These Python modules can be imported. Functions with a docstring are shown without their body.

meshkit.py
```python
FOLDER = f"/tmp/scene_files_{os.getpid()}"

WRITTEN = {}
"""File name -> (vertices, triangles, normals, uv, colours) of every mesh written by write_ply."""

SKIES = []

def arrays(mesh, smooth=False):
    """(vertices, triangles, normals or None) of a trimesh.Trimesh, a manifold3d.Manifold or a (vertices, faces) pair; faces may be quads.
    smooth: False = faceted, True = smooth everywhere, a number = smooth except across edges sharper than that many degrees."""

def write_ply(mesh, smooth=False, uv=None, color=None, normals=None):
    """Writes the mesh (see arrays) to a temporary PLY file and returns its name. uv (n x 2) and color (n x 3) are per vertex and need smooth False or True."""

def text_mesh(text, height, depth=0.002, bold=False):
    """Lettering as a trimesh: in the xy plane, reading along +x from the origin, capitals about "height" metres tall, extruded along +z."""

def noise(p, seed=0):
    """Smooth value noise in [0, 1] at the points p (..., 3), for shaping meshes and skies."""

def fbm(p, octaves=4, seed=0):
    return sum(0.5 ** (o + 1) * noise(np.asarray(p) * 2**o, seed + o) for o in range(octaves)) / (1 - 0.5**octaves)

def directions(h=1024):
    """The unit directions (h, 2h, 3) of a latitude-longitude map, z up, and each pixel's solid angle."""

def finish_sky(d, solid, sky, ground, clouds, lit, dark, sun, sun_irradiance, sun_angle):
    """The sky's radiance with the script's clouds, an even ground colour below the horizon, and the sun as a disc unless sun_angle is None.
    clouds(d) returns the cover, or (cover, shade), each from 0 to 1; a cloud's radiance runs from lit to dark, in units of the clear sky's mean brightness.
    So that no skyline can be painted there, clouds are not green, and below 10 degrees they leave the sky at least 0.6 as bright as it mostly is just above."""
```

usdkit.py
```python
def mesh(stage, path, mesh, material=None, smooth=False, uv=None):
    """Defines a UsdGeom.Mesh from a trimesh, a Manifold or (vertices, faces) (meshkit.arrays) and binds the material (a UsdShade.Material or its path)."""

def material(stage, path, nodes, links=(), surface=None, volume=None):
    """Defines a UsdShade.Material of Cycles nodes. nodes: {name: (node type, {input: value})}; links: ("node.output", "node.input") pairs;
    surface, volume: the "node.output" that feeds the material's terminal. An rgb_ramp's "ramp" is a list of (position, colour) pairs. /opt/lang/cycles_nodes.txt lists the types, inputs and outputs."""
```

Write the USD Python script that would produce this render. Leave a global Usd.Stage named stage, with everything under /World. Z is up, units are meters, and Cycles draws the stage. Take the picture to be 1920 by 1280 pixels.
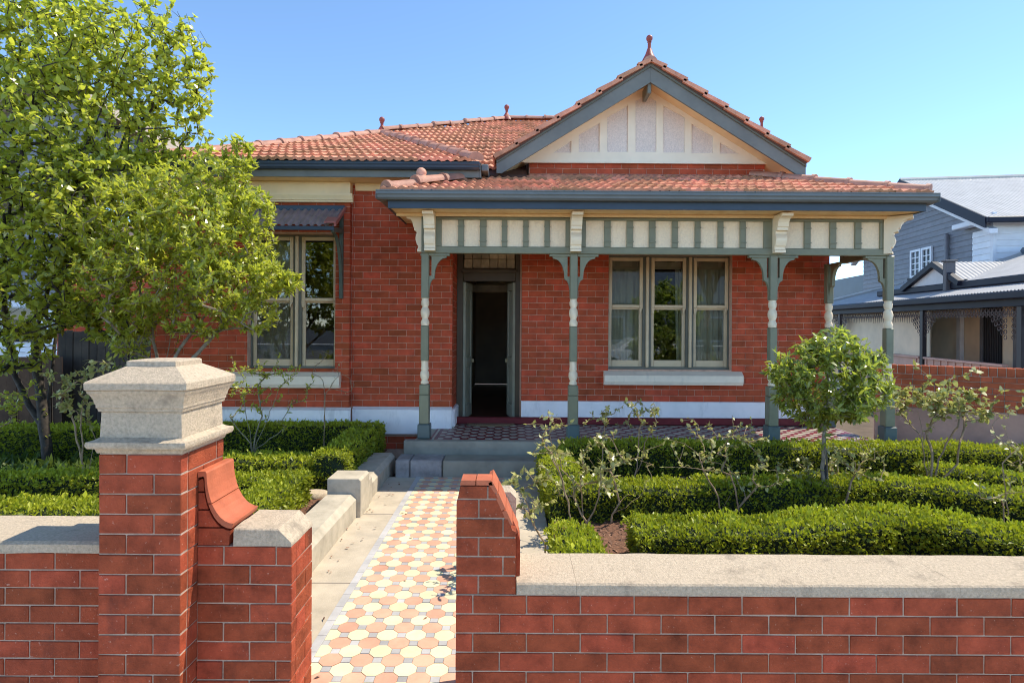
import math
import numpy as np
import trimesh
import meshkit
import usdkit
from shapely.geometry import Polygon, box as sbox
from shapely.ops import unary_union
from shapely import affinity
from pxr import Usd, UsdGeom, UsdLux, UsdShade, Sdf, Gf, Vt

stage = Usd.Stage.CreateInMemory()
UsdGeom.SetStageUpAxis(stage, UsdGeom.Tokens.z)
stage.SetDefaultPrim(UsdGeom.Xform.Define(stage, '/World').GetPrim())
UsdGeom.Scope.Define(stage, '/World/Looks')

# ---------------------------------------------------------------- camera, sky, sun, exposure
FPX, PPX, PPY, CAM_Z, ROLL = 1080.0, 959.0, 608.0, 1.8, math.radians(0.35)   # in pixels of the 1920 x 1280 photograph
cam = UsdGeom.Camera.Define(stage, '/World/camera')
cam.CreateHorizontalApertureAttr(36.0)
cam.CreateVerticalApertureAttr(24.0)
cam.CreateFocalLengthAttr(FPX / 1920 * 36)
cam.CreateHorizontalApertureOffsetAttr((960 - PPX) / 1920 * 36)
cam.CreateVerticalApertureOffsetAttr((PPY - 640) / 1920 * 36)
cam.CreateExposureAttr(1.12)
cr, sr = math.cos(ROLL), math.sin(ROLL)
UsdGeom.Xformable(cam).AddTransformOp().Set(Gf.Matrix4d(cr, 0, sr, 0, -sr, 0, cr, 0, 0, -1, 0, 0, 0, 0, CAM_Z, 1))

SUN = np.array([0.63, 0.165, 1.0]); SUN /= np.linalg.norm(SUN)
sky = UsdLux.DomeLight.Define(stage, '/World/sky')
sky_mat = usdkit.material(stage, '/World/Looks/sky_air', {
    'sky': ('sky_texture', {'sky_type': 'single_scattering', 'sun_disc': False, 'sun_elevation': math.asin(SUN[2]), 'sun_rotation': math.atan2(SUN[0], SUN[1]),
                            'altitude': 2500.0, 'air_density': 1.0, 'aerosol_density': 0.1, 'ozone_density': 4.0}),
    'hs': ('hsv', {'hue': 0.494, 'saturation': 1.0, 'value': 1.0}),
    'bg': ('background_shader', {'strength': 0.145})}, [('sky.color', 'hs.color'), ('hs.color', 'bg.color')], surface='bg.background')
UsdShade.MaterialBindingAPI.Apply(sky.GetPrim()).Bind(sky_mat)
sky.GetPrim().SetCustomDataByKey('kind', 'structure')
sun = UsdLux.DistantLight.Define(stage, '/World/sun')
sun.CreateNormalizeAttr(True); sun.CreateIntensityAttr(0.75); sun.CreateAngleAttr(0.5); sun.CreateColorAttr(Gf.Vec3f(1.0, 0.92, 0.78))
zx = np.cross([0, 0, 1.0], SUN); zx /= np.linalg.norm(zx); zy = np.cross(SUN, zx)
UsdGeom.Xformable(sun).AddTransformOp().Set(Gf.Matrix4d(*zx, 0, *zy, 0, *SUN, 0, 0, 0, 0, 1))


def at(px, py, d):
    """The point at distance d in front of the camera that the photograph shows at (px, py)."""
    dx, dy = px - PPX, py - PPY
    return np.array([(dx * cr + dy * sr) * d / FPX, d, CAM_Z - (dy * cr - dx * sr) * d / FPX])


def X(px, d, py=608): return at(px, py, d)[0]
def Z(py, d, px=959): return at(px, py, d)[2]


# ---------------------------------------------------------------- scene helpers
RNG = np.random.default_rng(7)
TAKEN, LOC = {}, {}


def numbered(parent, name):
    k = (parent, name); n = TAKEN.get(k, -1) + 1; TAKEN[k] = n
    return f'{parent}/{name}' if n == 0 else f'{parent}/{name}_{n:03d}'


def tag(prim, label=None, cat=None, group=None, kind=None):
    for k, v in (('label', label), ('category', cat), ('group', group), ('kind', kind)):
        if v:
            prim.SetCustomDataByKey(k, v)


def thing(name, label, cat, loc, group=None):
    path = numbered('/World', name)
    x = UsdGeom.Xform.Define(stage, path)
    x.AddTranslateOp().Set(Gf.Vec3d(*map(float, loc)))
    LOC[path] = np.asarray(loc, float)
    tag(x.GetPrim(), label, cat, group)
    return path


def obj(name, mesh, mat, parent=None, smooth=False, tone=None, label=None, cat=None, group=None, kind=None):
    """One Mesh prim, given in world coordinates, under parent or /World."""
    parent = parent or '/World'
    top = '/'.join(parent.split('/')[:3])
    path = numbered(parent, name)
    if isinstance(mesh, MB):
        tone = mesh.tones() if tone is None else tone
        mesh = mesh.mesh()
    v, f = (np.asarray(mesh.vertices, float), np.asarray(mesh.faces)) if hasattr(mesh, 'faces') else mesh
    if top in LOC:
        v = v - LOC[top]
    v = np.round(v, 5)
    if tone is not None and np.ndim(tone) and smooth:
        smooth = True
    if smooth not in (False, None) and tone is not None and np.ndim(tone):
        m = usdkit.mesh(stage, path, trimesh.Trimesh(v, f, process=False), M[mat], smooth=True)
    else:
        m = usdkit.mesh(stage, path, trimesh.Trimesh(v, f, process=False), M[mat], smooth=smooth)
    if tone is not None:
        n = len(m.GetPointsAttr().Get())
        t = np.full(n, tone, np.float32) if np.ndim(tone) == 0 else np.asarray(tone, np.float32)
        UsdGeom.PrimvarsAPI(m).CreatePrimvar('tone', Sdf.ValueTypeNames.FloatArray, 'vertex').Set(Vt.FloatArray.FromNumpy(t))
    tag(m.GetPrim(), label, cat, group, kind)
    return path


def _chamfer_template():
    S = np.array([[x, y, z] for x in (-1, 1) for y in (-1, 1) for z in (-1, 1)], float)
    V, Mk = [], []
    for s in S:
        for a in range(3):
            V.append(s); m = np.ones(3); m[a] = 0; Mk.append(m)
    V, Mk = np.array(V), np.array(Mk)
    h = trimesh.convex.convex_hull(V * (1 - 0.2 * Mk), qhull_options='QbB Pp Qt')
    hv = np.asarray(h.vertices); src = V * (1 - 0.2 * Mk)
    idx = np.array([np.argmin(((src - p) ** 2).sum(1)) for p in hv])
    return V, Mk, idx[np.asarray(h.faces)]


CV, CM, CF = _chamfer_template()
BOXF = np.asarray(trimesh.creation.box((2, 2, 2)).faces); BOXV = np.asarray(trimesh.creation.box((2, 2, 2)).vertices)


def cbox(lo, hi, c=0.004):
    lo, hi = np.minimum(lo, hi), np.maximum(lo, hi)
    h = (hi - lo) / 2; mid = (hi + lo) / 2
    if c <= 0:
        return BOXV * h + mid, BOXF
    c = min(c, 0.45 * h.min())
    return CV * h - CV * CM * c + mid, CF


def frame(v, O, U, W, N=None):
    """Local (u, w, n) to world."""
    U, W = np.asarray(U, float), np.asarray(W, float)
    N = np.cross(U, W) if N is None else np.asarray(N, float)
    return np.asarray(O) + v[:, :1] * U + v[:, 1:2] * W + v[:, 2:3] * N


class MB:
    def __init__(self): self.v, self.f, self.t, self.n = [], [], [], 0
    def add(self, v, f, tone=0.5):
        self.v.append(np.asarray(v, float)); self.f.append(np.asarray(f) + self.n); self.n += len(v)
        self.t.append(np.full(len(v), tone) if np.ndim(tone) == 0 else np.asarray(tone)); return self
    def tm(self, m, tone=0.5): return self.add(m.vertices, m.faces, tone)
    def box(self, x0, x1, y0, y1, z0, z1, c=0.004, tone=0.5):
        return self.add(*cbox(np.array([x0, y0, z0], float), np.array([x1, y1, z1], float), c), tone)
    def prism(self, poly, y0, y1, tone=0.5):
        """A polygon of (x, z) between two depths."""
        for g in getattr(poly, 'geoms', [poly]) if not isinstance(poly, list) else [Polygon(poly)]:
            m = trimesh.creation.extrude_polygon(g, y1 - y0, engine='earcut'); w = m.vertices
            self.add(np.stack([w[:, 0], y1 - w[:, 2], w[:, 1]], 1), m.faces, tone)
        return self
    def prism_x(self, poly, x0, x1, tone=0.5):
        """A polygon of (y, z) between two x."""
        m = trimesh.creation.extrude_polygon(Polygon(poly), x1 - x0, engine='earcut'); w = m.vertices
        return self.add(np.stack([x0 + w[:, 2], w[:, 0], w[:, 1]], 1), m.faces, tone)
    def prism_f(self, poly, h, O, U, W, tone=0.5):
        m = trimesh.creation.extrude_polygon(Polygon(poly) if isinstance(poly, list) else poly, h, engine='earcut')
        return self.add(frame(m.vertices, O, U, W), m.faces, tone)
    def tube(self, pts, rad, sides=6, tone=0.5):
        p = np.asarray(pts, float); t = np.gradient(p, axis=0); t /= np.linalg.norm(t, axis=1, keepdims=True) + 1e-9
        a = np.cross(t, np.where(np.abs(t[:, 2:]) < 0.9, [0, 0, 1.0], [1.0, 0, 0])); a /= np.linalg.norm(a, axis=1, keepdims=True) + 1e-9
        b = np.cross(t, a); g = np.arange(sides) * 2 * np.pi / sides
        v = p[:, None] + np.broadcast_to(rad, (len(p),))[:, None, None] * (np.cos(g)[None, :, None] * a[:, None] + np.sin(g)[None, :, None] * b[:, None])
        i, j = np.meshgrid(np.arange(len(p) - 1), np.arange(sides), indexing='ij')
        q = np.stack([i * sides + j, i * sides + (j + 1) % sides, (i + 1) * sides + (j + 1) % sides, (i + 1) * sides + j], -1).reshape(-1, 4)
        f = np.vstack([q[:, [0, 1, 2]], q[:, [0, 2, 3]]])
        n = len(p) * sides; v = np.vstack([v.reshape(-1, 3), p[:1], p[-1:]])
        e = [[n, (k + 1) % sides, k] for k in range(sides)] + [[n + 1, n - sides + k, n - sides + (k + 1) % sides] for k in range(sides)]
        return self.add(v, np.vstack([f, e]), tone)
    def lathe(self, prof, cx, cy, n=16, tone=0.5):
        """prof: (radius, z) from the bottom up."""
        m = trimesh.creation.revolve(np.asarray(prof, float), sections=n)
        return self.add(m.vertices + [cx, cy, 0], m.faces, tone)
    def mesh(self): return np.vstack(self.v), np.vstack(self.f)
    def tones(self): return np.concatenate(self.t)


# ---------------------------------------------------------------- materials
M = {}


def mat(name, col, rough=0.6, var=0.12, scale=6.0, bump=0.0, bscale=40.0, tone=0.0, col2=None, spec=0.4, detail=6, stain=None, hue=0.0, coat=0.0, streak=None, speck=None):
    """A procedural surface: base colour varied by noise (and by the tone primvar), with fine relief."""
    col = np.asarray(col, float)
    dark = np.asarray(col2, float) if col2 is not None else col * (1 - var * 2.2)
    nodes = {'geo': ('geometry', {}),
             'n1': ('noise_texture', {'scale': scale, 'detail': float(detail), 'roughness': 0.65}),
             'r1': ('rgb_ramp', {'ramp': [(0.25, tuple(dark)), (0.5, tuple((dark + col) / 2 if col2 is not None else col * (1 - var * .5))), (0.75, tuple(np.minimum(col * (1 + var), 0.95)))]}),
             'p': ('principled_bsdf', {'roughness': rough, 'specular_ior_level': spec, 'coat_weight': coat})}
    links = [('geo.position', 'n1.vector'), ('n1.fac', 'r1.fac')]
    out = 'r1.color'
    if stain:
        nodes['n3'] = ('noise_texture', {'scale': stain[0], 'detail': 8.0, 'roughness': 0.7})
        nodes['r3'] = ('rgb_ramp', {'ramp': [(stain[1], (0, 0, 0)), (stain[1] + 0.14, (1, 1, 1))]})
        nodes['mx3'] = ('mix_color', {'b': tuple(stain[2])})
        nodes['ml3'] = ('math', {'math_type': 'multiply', 'value2': stain[3]})
        src = 'geo.position'
        if streak:
            nodes['mp3'] = ('mapping', {'scale': (1.0, 1.0, streak)}); links.append(('geo.position', 'mp3.vector')); src = 'mp3.vector'
        links += [(src, 'n3.vector'), ('n3.fac', 'r3.fac'), ('r3.color', 'ml3.value1'), ('ml3.value', 'mx3.fac'), (out, 'mx3.a')]
        out = 'mx3.result'
    if speck:
        nodes['n4'] = ('noise_texture', {'scale': speck[0], 'detail': 3.0, 'roughness': 0.6})
        nodes['r4'] = ('rgb_ramp', {'ramp': [(speck[1], (0, 0, 0)), (speck[1] + 0.06, (1, 1, 1))]})
        nodes['mx4'] = ('mix_color', {'b': tuple(speck[2])})
        nodes['ml4'] = ('math', {'math_type': 'multiply', 'value2': speck[3]})
        links += [('geo.position', 'n4.vector'), ('n4.fac', 'r4.fac'), ('r4.color', 'ml4.value1'), ('ml4.value', 'mx4.fac'), (out, 'mx4.a')]
        out = 'mx4.result'
    if tone:
        nodes['at'] = ('attribute', {'attribute': 'tone'})
        nodes['mr'] = ('map_range', {'from_min': 0.0, 'from_max': 1.0, 'to_min': 1 - tone, 'to_max': 1 + tone})
        nodes['hs'] = ('hsv', {'saturation': 1.0, 'hue': 0.5})
        links += [('at.fac', 'mr.value'), ('mr.result', 'hs.value'), (out, 'hs.color')]
        if hue:
            nodes['mh'] = ('map_range', {'from_min': 0.0, 'from_max': 1.0, 'to_min': 0.5 + hue, 'to_max': 0.5 - hue})
            links += [('at.fac', 'mh.value'), ('mh.result', 'hs.hue')]
        out = 'hs.color'
    links.append((out, 'p.base_color'))
    if bump:
        nodes['n2'] = ('noise_texture', {'scale': bscale, 'detail': 8.0, 'roughness': 0.7})
        nodes['b'] = ('bump', {'strength': bump, 'distance': 0.01})
        links += [('geo.position', 'n2.vector'), ('n2.fac', 'b.height'), ('b.normal', 'p.normal')]
    M[name] = usdkit.material(stage, '/World/Looks/' + name, nodes, links, surface='p.BSDF')


def leaf_mat(name, c0, c1, trans, rough=0.45, amount=0.3, spec=0.4):
    nodes = {'at': ('attribute', {'attribute': 'tone'}),
             'r': ('rgb_ramp', {'ramp': [(0.0, c0), (1.0, c1)]}),
             'rt': ('rgb_ramp', {'ramp': [(0.0, tuple(np.array(trans) * .6)), (1.0, trans)]}),
             'p': ('principled_bsdf', {'roughness': rough, 'specular_ior_level': spec}),
             't': ('translucent_bsdf', {}), 'mx': ('mix_closure', {'fac': amount})}
    M[name] = usdkit.material(stage, '/World/Looks/' + name, nodes,
                              [('at.fac', 'r.fac'), ('at.fac', 'rt.fac'), ('r.color', 'p.base_color'), ('rt.color', 't.color'), ('p.BSDF', 'mx.closure1'), ('t.BSDF', 'mx.closure2')], surface='mx.closure')


mat('fence_brick', (0.385, 0.080, 0.034), 0.8, 0.25, 9, 0.9, 60, speck=(75, 0.66, (0.60, 0.36, 0.27), 0.55), tone=0.28, hue=0.005, spec=0.2, stain=(3.4, 0.56, (0.085, 0.030, 0.022), 0.65), streak=.35)
mat('house_brick', (0.48, 0.083, 0.032), 0.8, 0.18, 6, 0.3, 90, tone=0.28, hue=0.005, spec=0.2, stain=(1.6, 0.66, (0.07, 0.028, 0.025), 0.6), streak=.4)
mat('orange_brick', (0.48, 0.130, 0.060), 0.55, 0.12, 9, 0.3, 80, tone=0.15, stain=(4, 0.62, (0.25, 0.12, 0.09), 0.4))
mat('wall_brick', (0.46, 0.105, 0.042), 0.8, 0.18, 6, 0.3, 90, tone=0.24, hue=0.003, spec=0.2)
mat('mortar', (0.47, 0.345, 0.26), 0.9, 0.2, 12, 0.4, 120)
mat('house_mortar', (0.64, 0.38, 0.26), 0.9, 0.15, 12, 0.3, 120)
mat('cap_stone', (0.62, 0.50, 0.36), 0.9, 0.17, 70, 1.0, 130, detail=10, spec=0.15, stain=(5, 0.55, (0.26, 0.21, 0.16), 0.65))
mat('rendered_kerb', (0.50, 0.43, 0.32), 0.85, 0.16, 6, 0.5, 90, stain=(2.2, 0.55, (0.25, 0.22, 0.18), 0.5))
mat('concrete', (0.50, 0.42, 0.31), 0.85, 0.13, 4, 0.35, 120, stain=(1.8, 0.55, (0.33, 0.29, 0.24), 0.5))
mat('bluestone', (0.34, 0.31, 0.285), 0.7, 0.25, 7, 0.6, 60)
mat('step_paint', (0.29, 0.265, 0.20), 0.55, 0.15, 4, 0.15, 60, stain=(3, 0.58, (0.11, 0.11, 0.10), 0.5))
mat('tile_cream', (0.74, 0.65, 0.40), 0.5, 0.07, 5, 0.15, 60, tone=0.12, stain=(3, 0.54, (0.52, 0.43, 0.27), 0.5))
mat('tile_pink', (0.69, 0.37, 0.245), 0.5, 0.10, 5, 0.15, 60, tone=0.16, stain=(3, 0.54, (0.45, 0.27, 0.18), 0.5))
mat('tile_grey', (0.44, 0.42, 0.40), 0.55, 0.12, 5, 0.1, 60, tone=0.2)
mat('grout', (0.32, 0.27, 0.22), 0.9, 0.1, 9)
mat('porch_red', (0.16, 0.02, 0.025), 0.45, 0.2, 5)
mat('porch_cream', (0.40, 0.36, 0.28), 0.45, 0.15, 5, tone=0.15)
mat('roof_tile', (0.64, 0.27, 0.15), 0.75, 0.22, 4, 0.4, 60, tone=0.36, hue=0.012, stain=(2.5, 0.6, (0.22, 0.09, 0.06), 0.6))
mat('ridge_tile', (0.62, 0.30, 0.20), 0.65, 0.2, 5, 0.4, 60, tone=0.2, stain=(3, 0.6, (0.28, 0.13, 0.1), 0.5))
mat('finial_clay', (0.27, 0.055, 0.04), 0.5, 0.15, 8)
mat('dark_bed', (0.10, 0.05, 0.035), 0.9, 0.1, 6)
mat('green_paint', (0.215, 0.205, 0.125), 0.4, 0.09, 5, 0.06, 30, stain=(3, 0.6, (0.09, 0.12, 0.09), 0.4))
mat('blue_green_paint', (0.095, 0.125, 0.115), 0.4, 0.09, 5)
mat('cream_paint', (0.87, 0.62, 0.33), 0.5, 0.05, 3, 0.05, 30, stain=(3, 0.62, (0.5, 0.39, 0.25), 0.3))
mat('ivory_paint', (0.87, 0.70, 0.47), 0.5, 0.05, 3, 0.05, 30)
mat('stipple_panel', (0.88, 0.69, 0.46), 0.7, 0.06, 40, 0.8, 26)
mat('gable_stipple', (0.78, 0.65, 0.54), 0.75, 0.12, 60, 1.0, 34)
mat('gable_paint', (0.87, 0.73, 0.53), 0.5, 0.04, 3)
mat('barge_trim_paint', (0.12, 0.115, 0.08), 0.5, 0.12, 3)
mat('barge_paint', (0.165, 0.16, 0.135), 0.5, 0.12, 3, 0.06, 20)
mat('gutter_paint', (0.15, 0.16, 0.155), 0.35, 0.08, 3)
mat('fascia_paint', (0.045, 0.06, 0.08), 0.35, 0.08, 3)
mat('plinth_paint', (0.86, 0.78, 0.74), 0.6, 0.06, 3, 0.1, 60, stain=(4, 0.54, (0.46, 0.42, 0.39), 0.5), streak=.3)
mat('sill_paint', (0.88, 0.71, 0.52), 0.5, 0.06, 4, 0.06, 40, stain=(6, 0.55, (0.55, 0.46, 0.36), 0.5), streak=.25)
mat('sash_paint', (0.68, 0.50, 0.30), 0.45, 0.08, 4)
mat('frame_paint', (0.16, 0.15, 0.11), 0.45, 0.1, 4)
mat('door_frame_paint', (0.10, 0.075, 0.045), 0.45, 0.12, 4)
mat('door_paint', (0.40, 0.38, 0.27), 0.4, 0.1, 4)
mat('fanlight_panel', (0.5, 0.4, 0.25), 0.4, 0.3, 4, tone=0.3)
mat('hall_plaster', (0.66, 0.54, 0.38), 0.8, 0.1, 2)
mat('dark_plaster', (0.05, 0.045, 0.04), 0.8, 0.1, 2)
mat('hall_floor', (0.12, 0.045, 0.03), 0.35, 0.2, 3)
mat('brass', (0.45, 0.36, 0.2), 0.3, 0.05, 4)
mat('doormat', (0.24, 0.16, 0.085), 0.95, 0.2, 60, 0.8, 200)
mat('red_skirting', (0.16, 0.018, 0.02), 0.4, 0.15, 4)
mat('curtain', (0.75, 0.64, 0.42), 0.85, 0.08, 4)
mat('lace', (0.75, 0.70, 0.62), 0.9, 0.2, 60)
mat('hood_iron', (0.34, 0.24, 0.22), 0.4, 0.2, 5, tone=0.0)
mat('hood_red', (0.42, 0.13, 0.10), 0.5, 0.12, 6)
mat('bracket_paint', (0.09, 0.10, 0.07), 0.5, 0.2, 6)
mat('mulch', (0.24, 0.115, 0.065), 0.95, 0.3, 45, 1.0, 70, col2=(0.06, 0.03, 0.02))
mat('mulch_chip', (0.26, 0.14, 0.09), 0.9, 0.2, 20, tone=0.5)
mat('soil', (0.12, 0.09, 0.06), 0.95, 0.2, 3, 0.5, 30)
mat('lawn', (0.06, 0.09, 0.03), 0.95, 0.25, 2, 0.5, 30)
mat('asphalt', (0.05, 0.05, 0.052), 0.9, 0.15, 6, 0.4, 120)
mat('bark', (0.060, 0.048, 0.038), 0.9, 0.3, 16, 1.0, 40, stain=(12, 0.6, (0.2, 0.17, 0.14), 0.5))
mat('pale_bark', (0.27, 0.22, 0.16), 0.85, 0.25, 16, 0.6, 60)
mat('rose_stem', (0.42, 0.28, 0.16), 0.75, 0.3, 20, 0.4, 60, col2=(0.14, 0.10, 0.055))
mat('cane', (0.30, 0.25, 0.15), 0.7, 0.3, 20)
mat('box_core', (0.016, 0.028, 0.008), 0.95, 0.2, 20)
mat('paling_dark', (0.062, 0.047, 0.034), 0.85, 0.3, 4, 0.5, 40, tone=0.4)
mat('paling_brown', (0.105, 0.055, 0.028), 0.85, 0.3, 4, 0.5, 40, tone=0.4)
mat('white_wall', (0.66, 0.65, 0.63), 0.7, 0.06, 3)
mat('white_board', (0.70, 0.70, 0.72), 0.55, 0.05, 4, tone=0.04)
mat('grey_board', (0.185, 0.185, 0.205), 0.55, 0.1, 4, 0.08, 30, tone=0.10)
mat('grey_iron', (0.46, 0.45, 0.43), 0.4, 0.1, 3)
mat('navy_paint', (0.016, 0.018, 0.030), 0.5, 0.1, 3, spec=0.2)
mat('slate_iron', (0.06, 0.085, 0.115), 0.4, 0.1, 2)
mat('tan_iron', (0.36, 0.29, 0.21), 0.5, 0.1, 3)
mat('beige_wall', (0.76, 0.62, 0.44), 0.8, 0.08, 2)
mat('pink_panel', (0.62, 0.38, 0.29), 0.7, 0.08, 3, tone=0.06)
mat('pink_render', (0.52, 0.28, 0.20), 0.8, 0.15, 2.5, 0.2, 40, stain=(1.5, 0.55, (0.26, 0.155, 0.13), 0.5))
mat('black_iron', (0.035, 0.032, 0.034), 0.5, 0.1, 6)
mat('lace_iron', (0.11, 0.09, 0.085), 0.6, 0.2, 8)
mat('chimney_render', (0.14, 0.135, 0.135), 0.8, 0.1, 5)
mat('dark_glass', (0.02, 0.022, 0.025), 0.05, 0.05, 2, spec=0.7)
mat('mat_black', (0.012, 0.012, 0.013), 0.7, 0.05, 3)
mat('stake', (0.22, 0.19, 0.15), 0.85, 0.2, 12)
mat('rag', (0.03, 0.032, 0.038), 0.9, 0.2, 12)
leaf_mat('box_leaf', (0.11, 0.150, 0.010), (0.48, 0.50, 0.035), (0.55, 0.62, 0.03), 0.45, 0.35)
leaf_mat('pear_leaf', (0.15, 0.190, 0.025), (0.48, 0.50, 0.08), (0.82, 0.88, 0.08), 0.27, 0.52, 1.0)
leaf_mat('shrub_leaf', (0.16, 0.200, 0.025), (0.52, 0.53, 0.08), (0.80, 0.85, 0.08), 0.30, 0.50, 0.9)
leaf_mat('ball_leaf', (0.12, 0.165, 0.030), (0.40, 0.44, 0.09), (0.62, 0.72, 0.08), 0.28, 0.45, 1.0)
leaf_mat('rose_leaf', (0.19, 0.21, 0.06), (0.60, 0.56, 0.20), (0.6, 0.6, 0.15), 0.35, 0.35, 0.8)
leaf_mat('grass_blade', (0.05, 0.09, 0.02), (0.13, 0.18, 0.03), (0.2, 0.3, 0.04), 0.4, 0.3)
# window panes: clear straight on, mirror-like at a slant
M['pane'] = usdkit.material(stage, '/World/Looks/pane', {
    'fr': ('fresnel', {'IOR': 1.75}), 'tr': ('transparent_bsdf', {'color': (0.86, 0.88, 0.87)}), 'gl': ('glossy_bsdf', {'color': (1, 1, 1), 'roughness': 0.0}),
    'mx': ('mix_closure', {})}, [('fr.fac', 'mx.fac'), ('tr.BSDF', 'mx.closure1'), ('gl.BSDF', 'mx.closure2')], surface='mx.closure')
# ---------------------------------------------------------------- brickwork
def courses(u0, u1, z0, z1, course=0.0875, sl=0.242, j=0.006, seed=1, phase=0.0, holes=(), headers=0.0):
    """Bricks (ua, ub, za, zb) of a wall face in stretcher bond; holes: (u0, u1, z0, z1)."""
    r, out, k = np.random.default_rng(seed), [], 0
    z = z0
    while z < z1 - 0.02:
        zt = min(z + course, z1)
        u = u0 - (sl / 2 if k % 2 else 0) - phase
        edges = []
        while u < u1:
            w = sl / 2 if headers and r.random() < headers else sl
            edges.append((max(u, u0), min(u + w, u1))); u += w
        cuts = [(a, b) for a, b, c, d in holes if c < (z + zt) / 2 < d]
        for a, b in edges:
            pieces = [(a, b)]
            for ca, cb in cuts:
                pieces = [q for p in pieces for q in ((p[0], min(p[1], ca)), (max(p[0], cb), p[1])) if q[1] - q[0] > 0.03]
            out += [(p + (j / 2 if p > u0 + 1e-6 else 0), q - (j / 2 if q < u1 - 1e-6 else 0), z + j / 2, zt - j / 2) for p, q in pieces if q - p > 0.03]
        z += course; k += 1
    return out


def lay(rects, O, U, N, depth=0.05, c=0.0025, seed=3, proud=0.0008):
    """Brick bodies on a wall face: O origin, U along, N outward. Returns a list of (vertices, tone)."""
    r, out = np.random.default_rng(seed), []
    U, N = np.asarray(U, float), np.asarray(N, float)
    for a, b, z0, z1 in rects:
        p = float(np.clip(r.normal(0, proud), -.0015, .0015))
        v, _ = cbox(np.array([a, z0, -depth]), np.array([b, z1, 0.003 + p]), c)
        v = v + r.normal(0, .0005, v.shape) + [0, 0, 0]
        v[:, 1] += (v[:, 0] - (a + b) / 2) * r.normal(0, .004)
        out.append((np.asarray(O) + v[:, :1] * U + v[:, 1:2] * [0, 0, 1.0] + v[:, 2:3] * N, float(np.clip(r.normal(0.5, 0.22), 0, 1))))
    return out


def face_flip(U, N):
    return np.cross(U, [0, 0, 1.0]) @ np.asarray(N, float) < 0


def put_bricks(bricks, parent, material, U, N, single=True, name='brick'):
    f = CF[:, ::-1] if face_flip(U, N) else CF
    if single:
        for v, t in bricks:
            obj(name, (v, f), material, parent, tone=t)
    return f


def joined(bricks_f):
    m = MB()
    for v, t, f in bricks_f:
        m.add(v, f, t)
    return m


EX, EY, EZ = np.array([1.0, 0, 0]), np.array([0, 1.0, 0]), np.array([0, 0, 1.0])

# ---------------------------------------------------------------- ground, street, path
g = MB().box(-300, 300, -4.6, 400, -0.3, -0.07, 0); obj('ground', g, 'soil', kind='structure')
obj('pavement', MB().box(-40, 40, -4.75, 2.45, -0.2, -0.035, 0.01), 'concrete', kind='structure')
obj('kerb', MB().box(-40, 40, -5.0, -4.752, -0.3, -0.03, 0.02), 'bluestone', kind='structure')
obj('road', MB().box(-300, 300, -300, -5.004, -0.3, -0.17, 0), 'asphalt', kind='structure')

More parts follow.
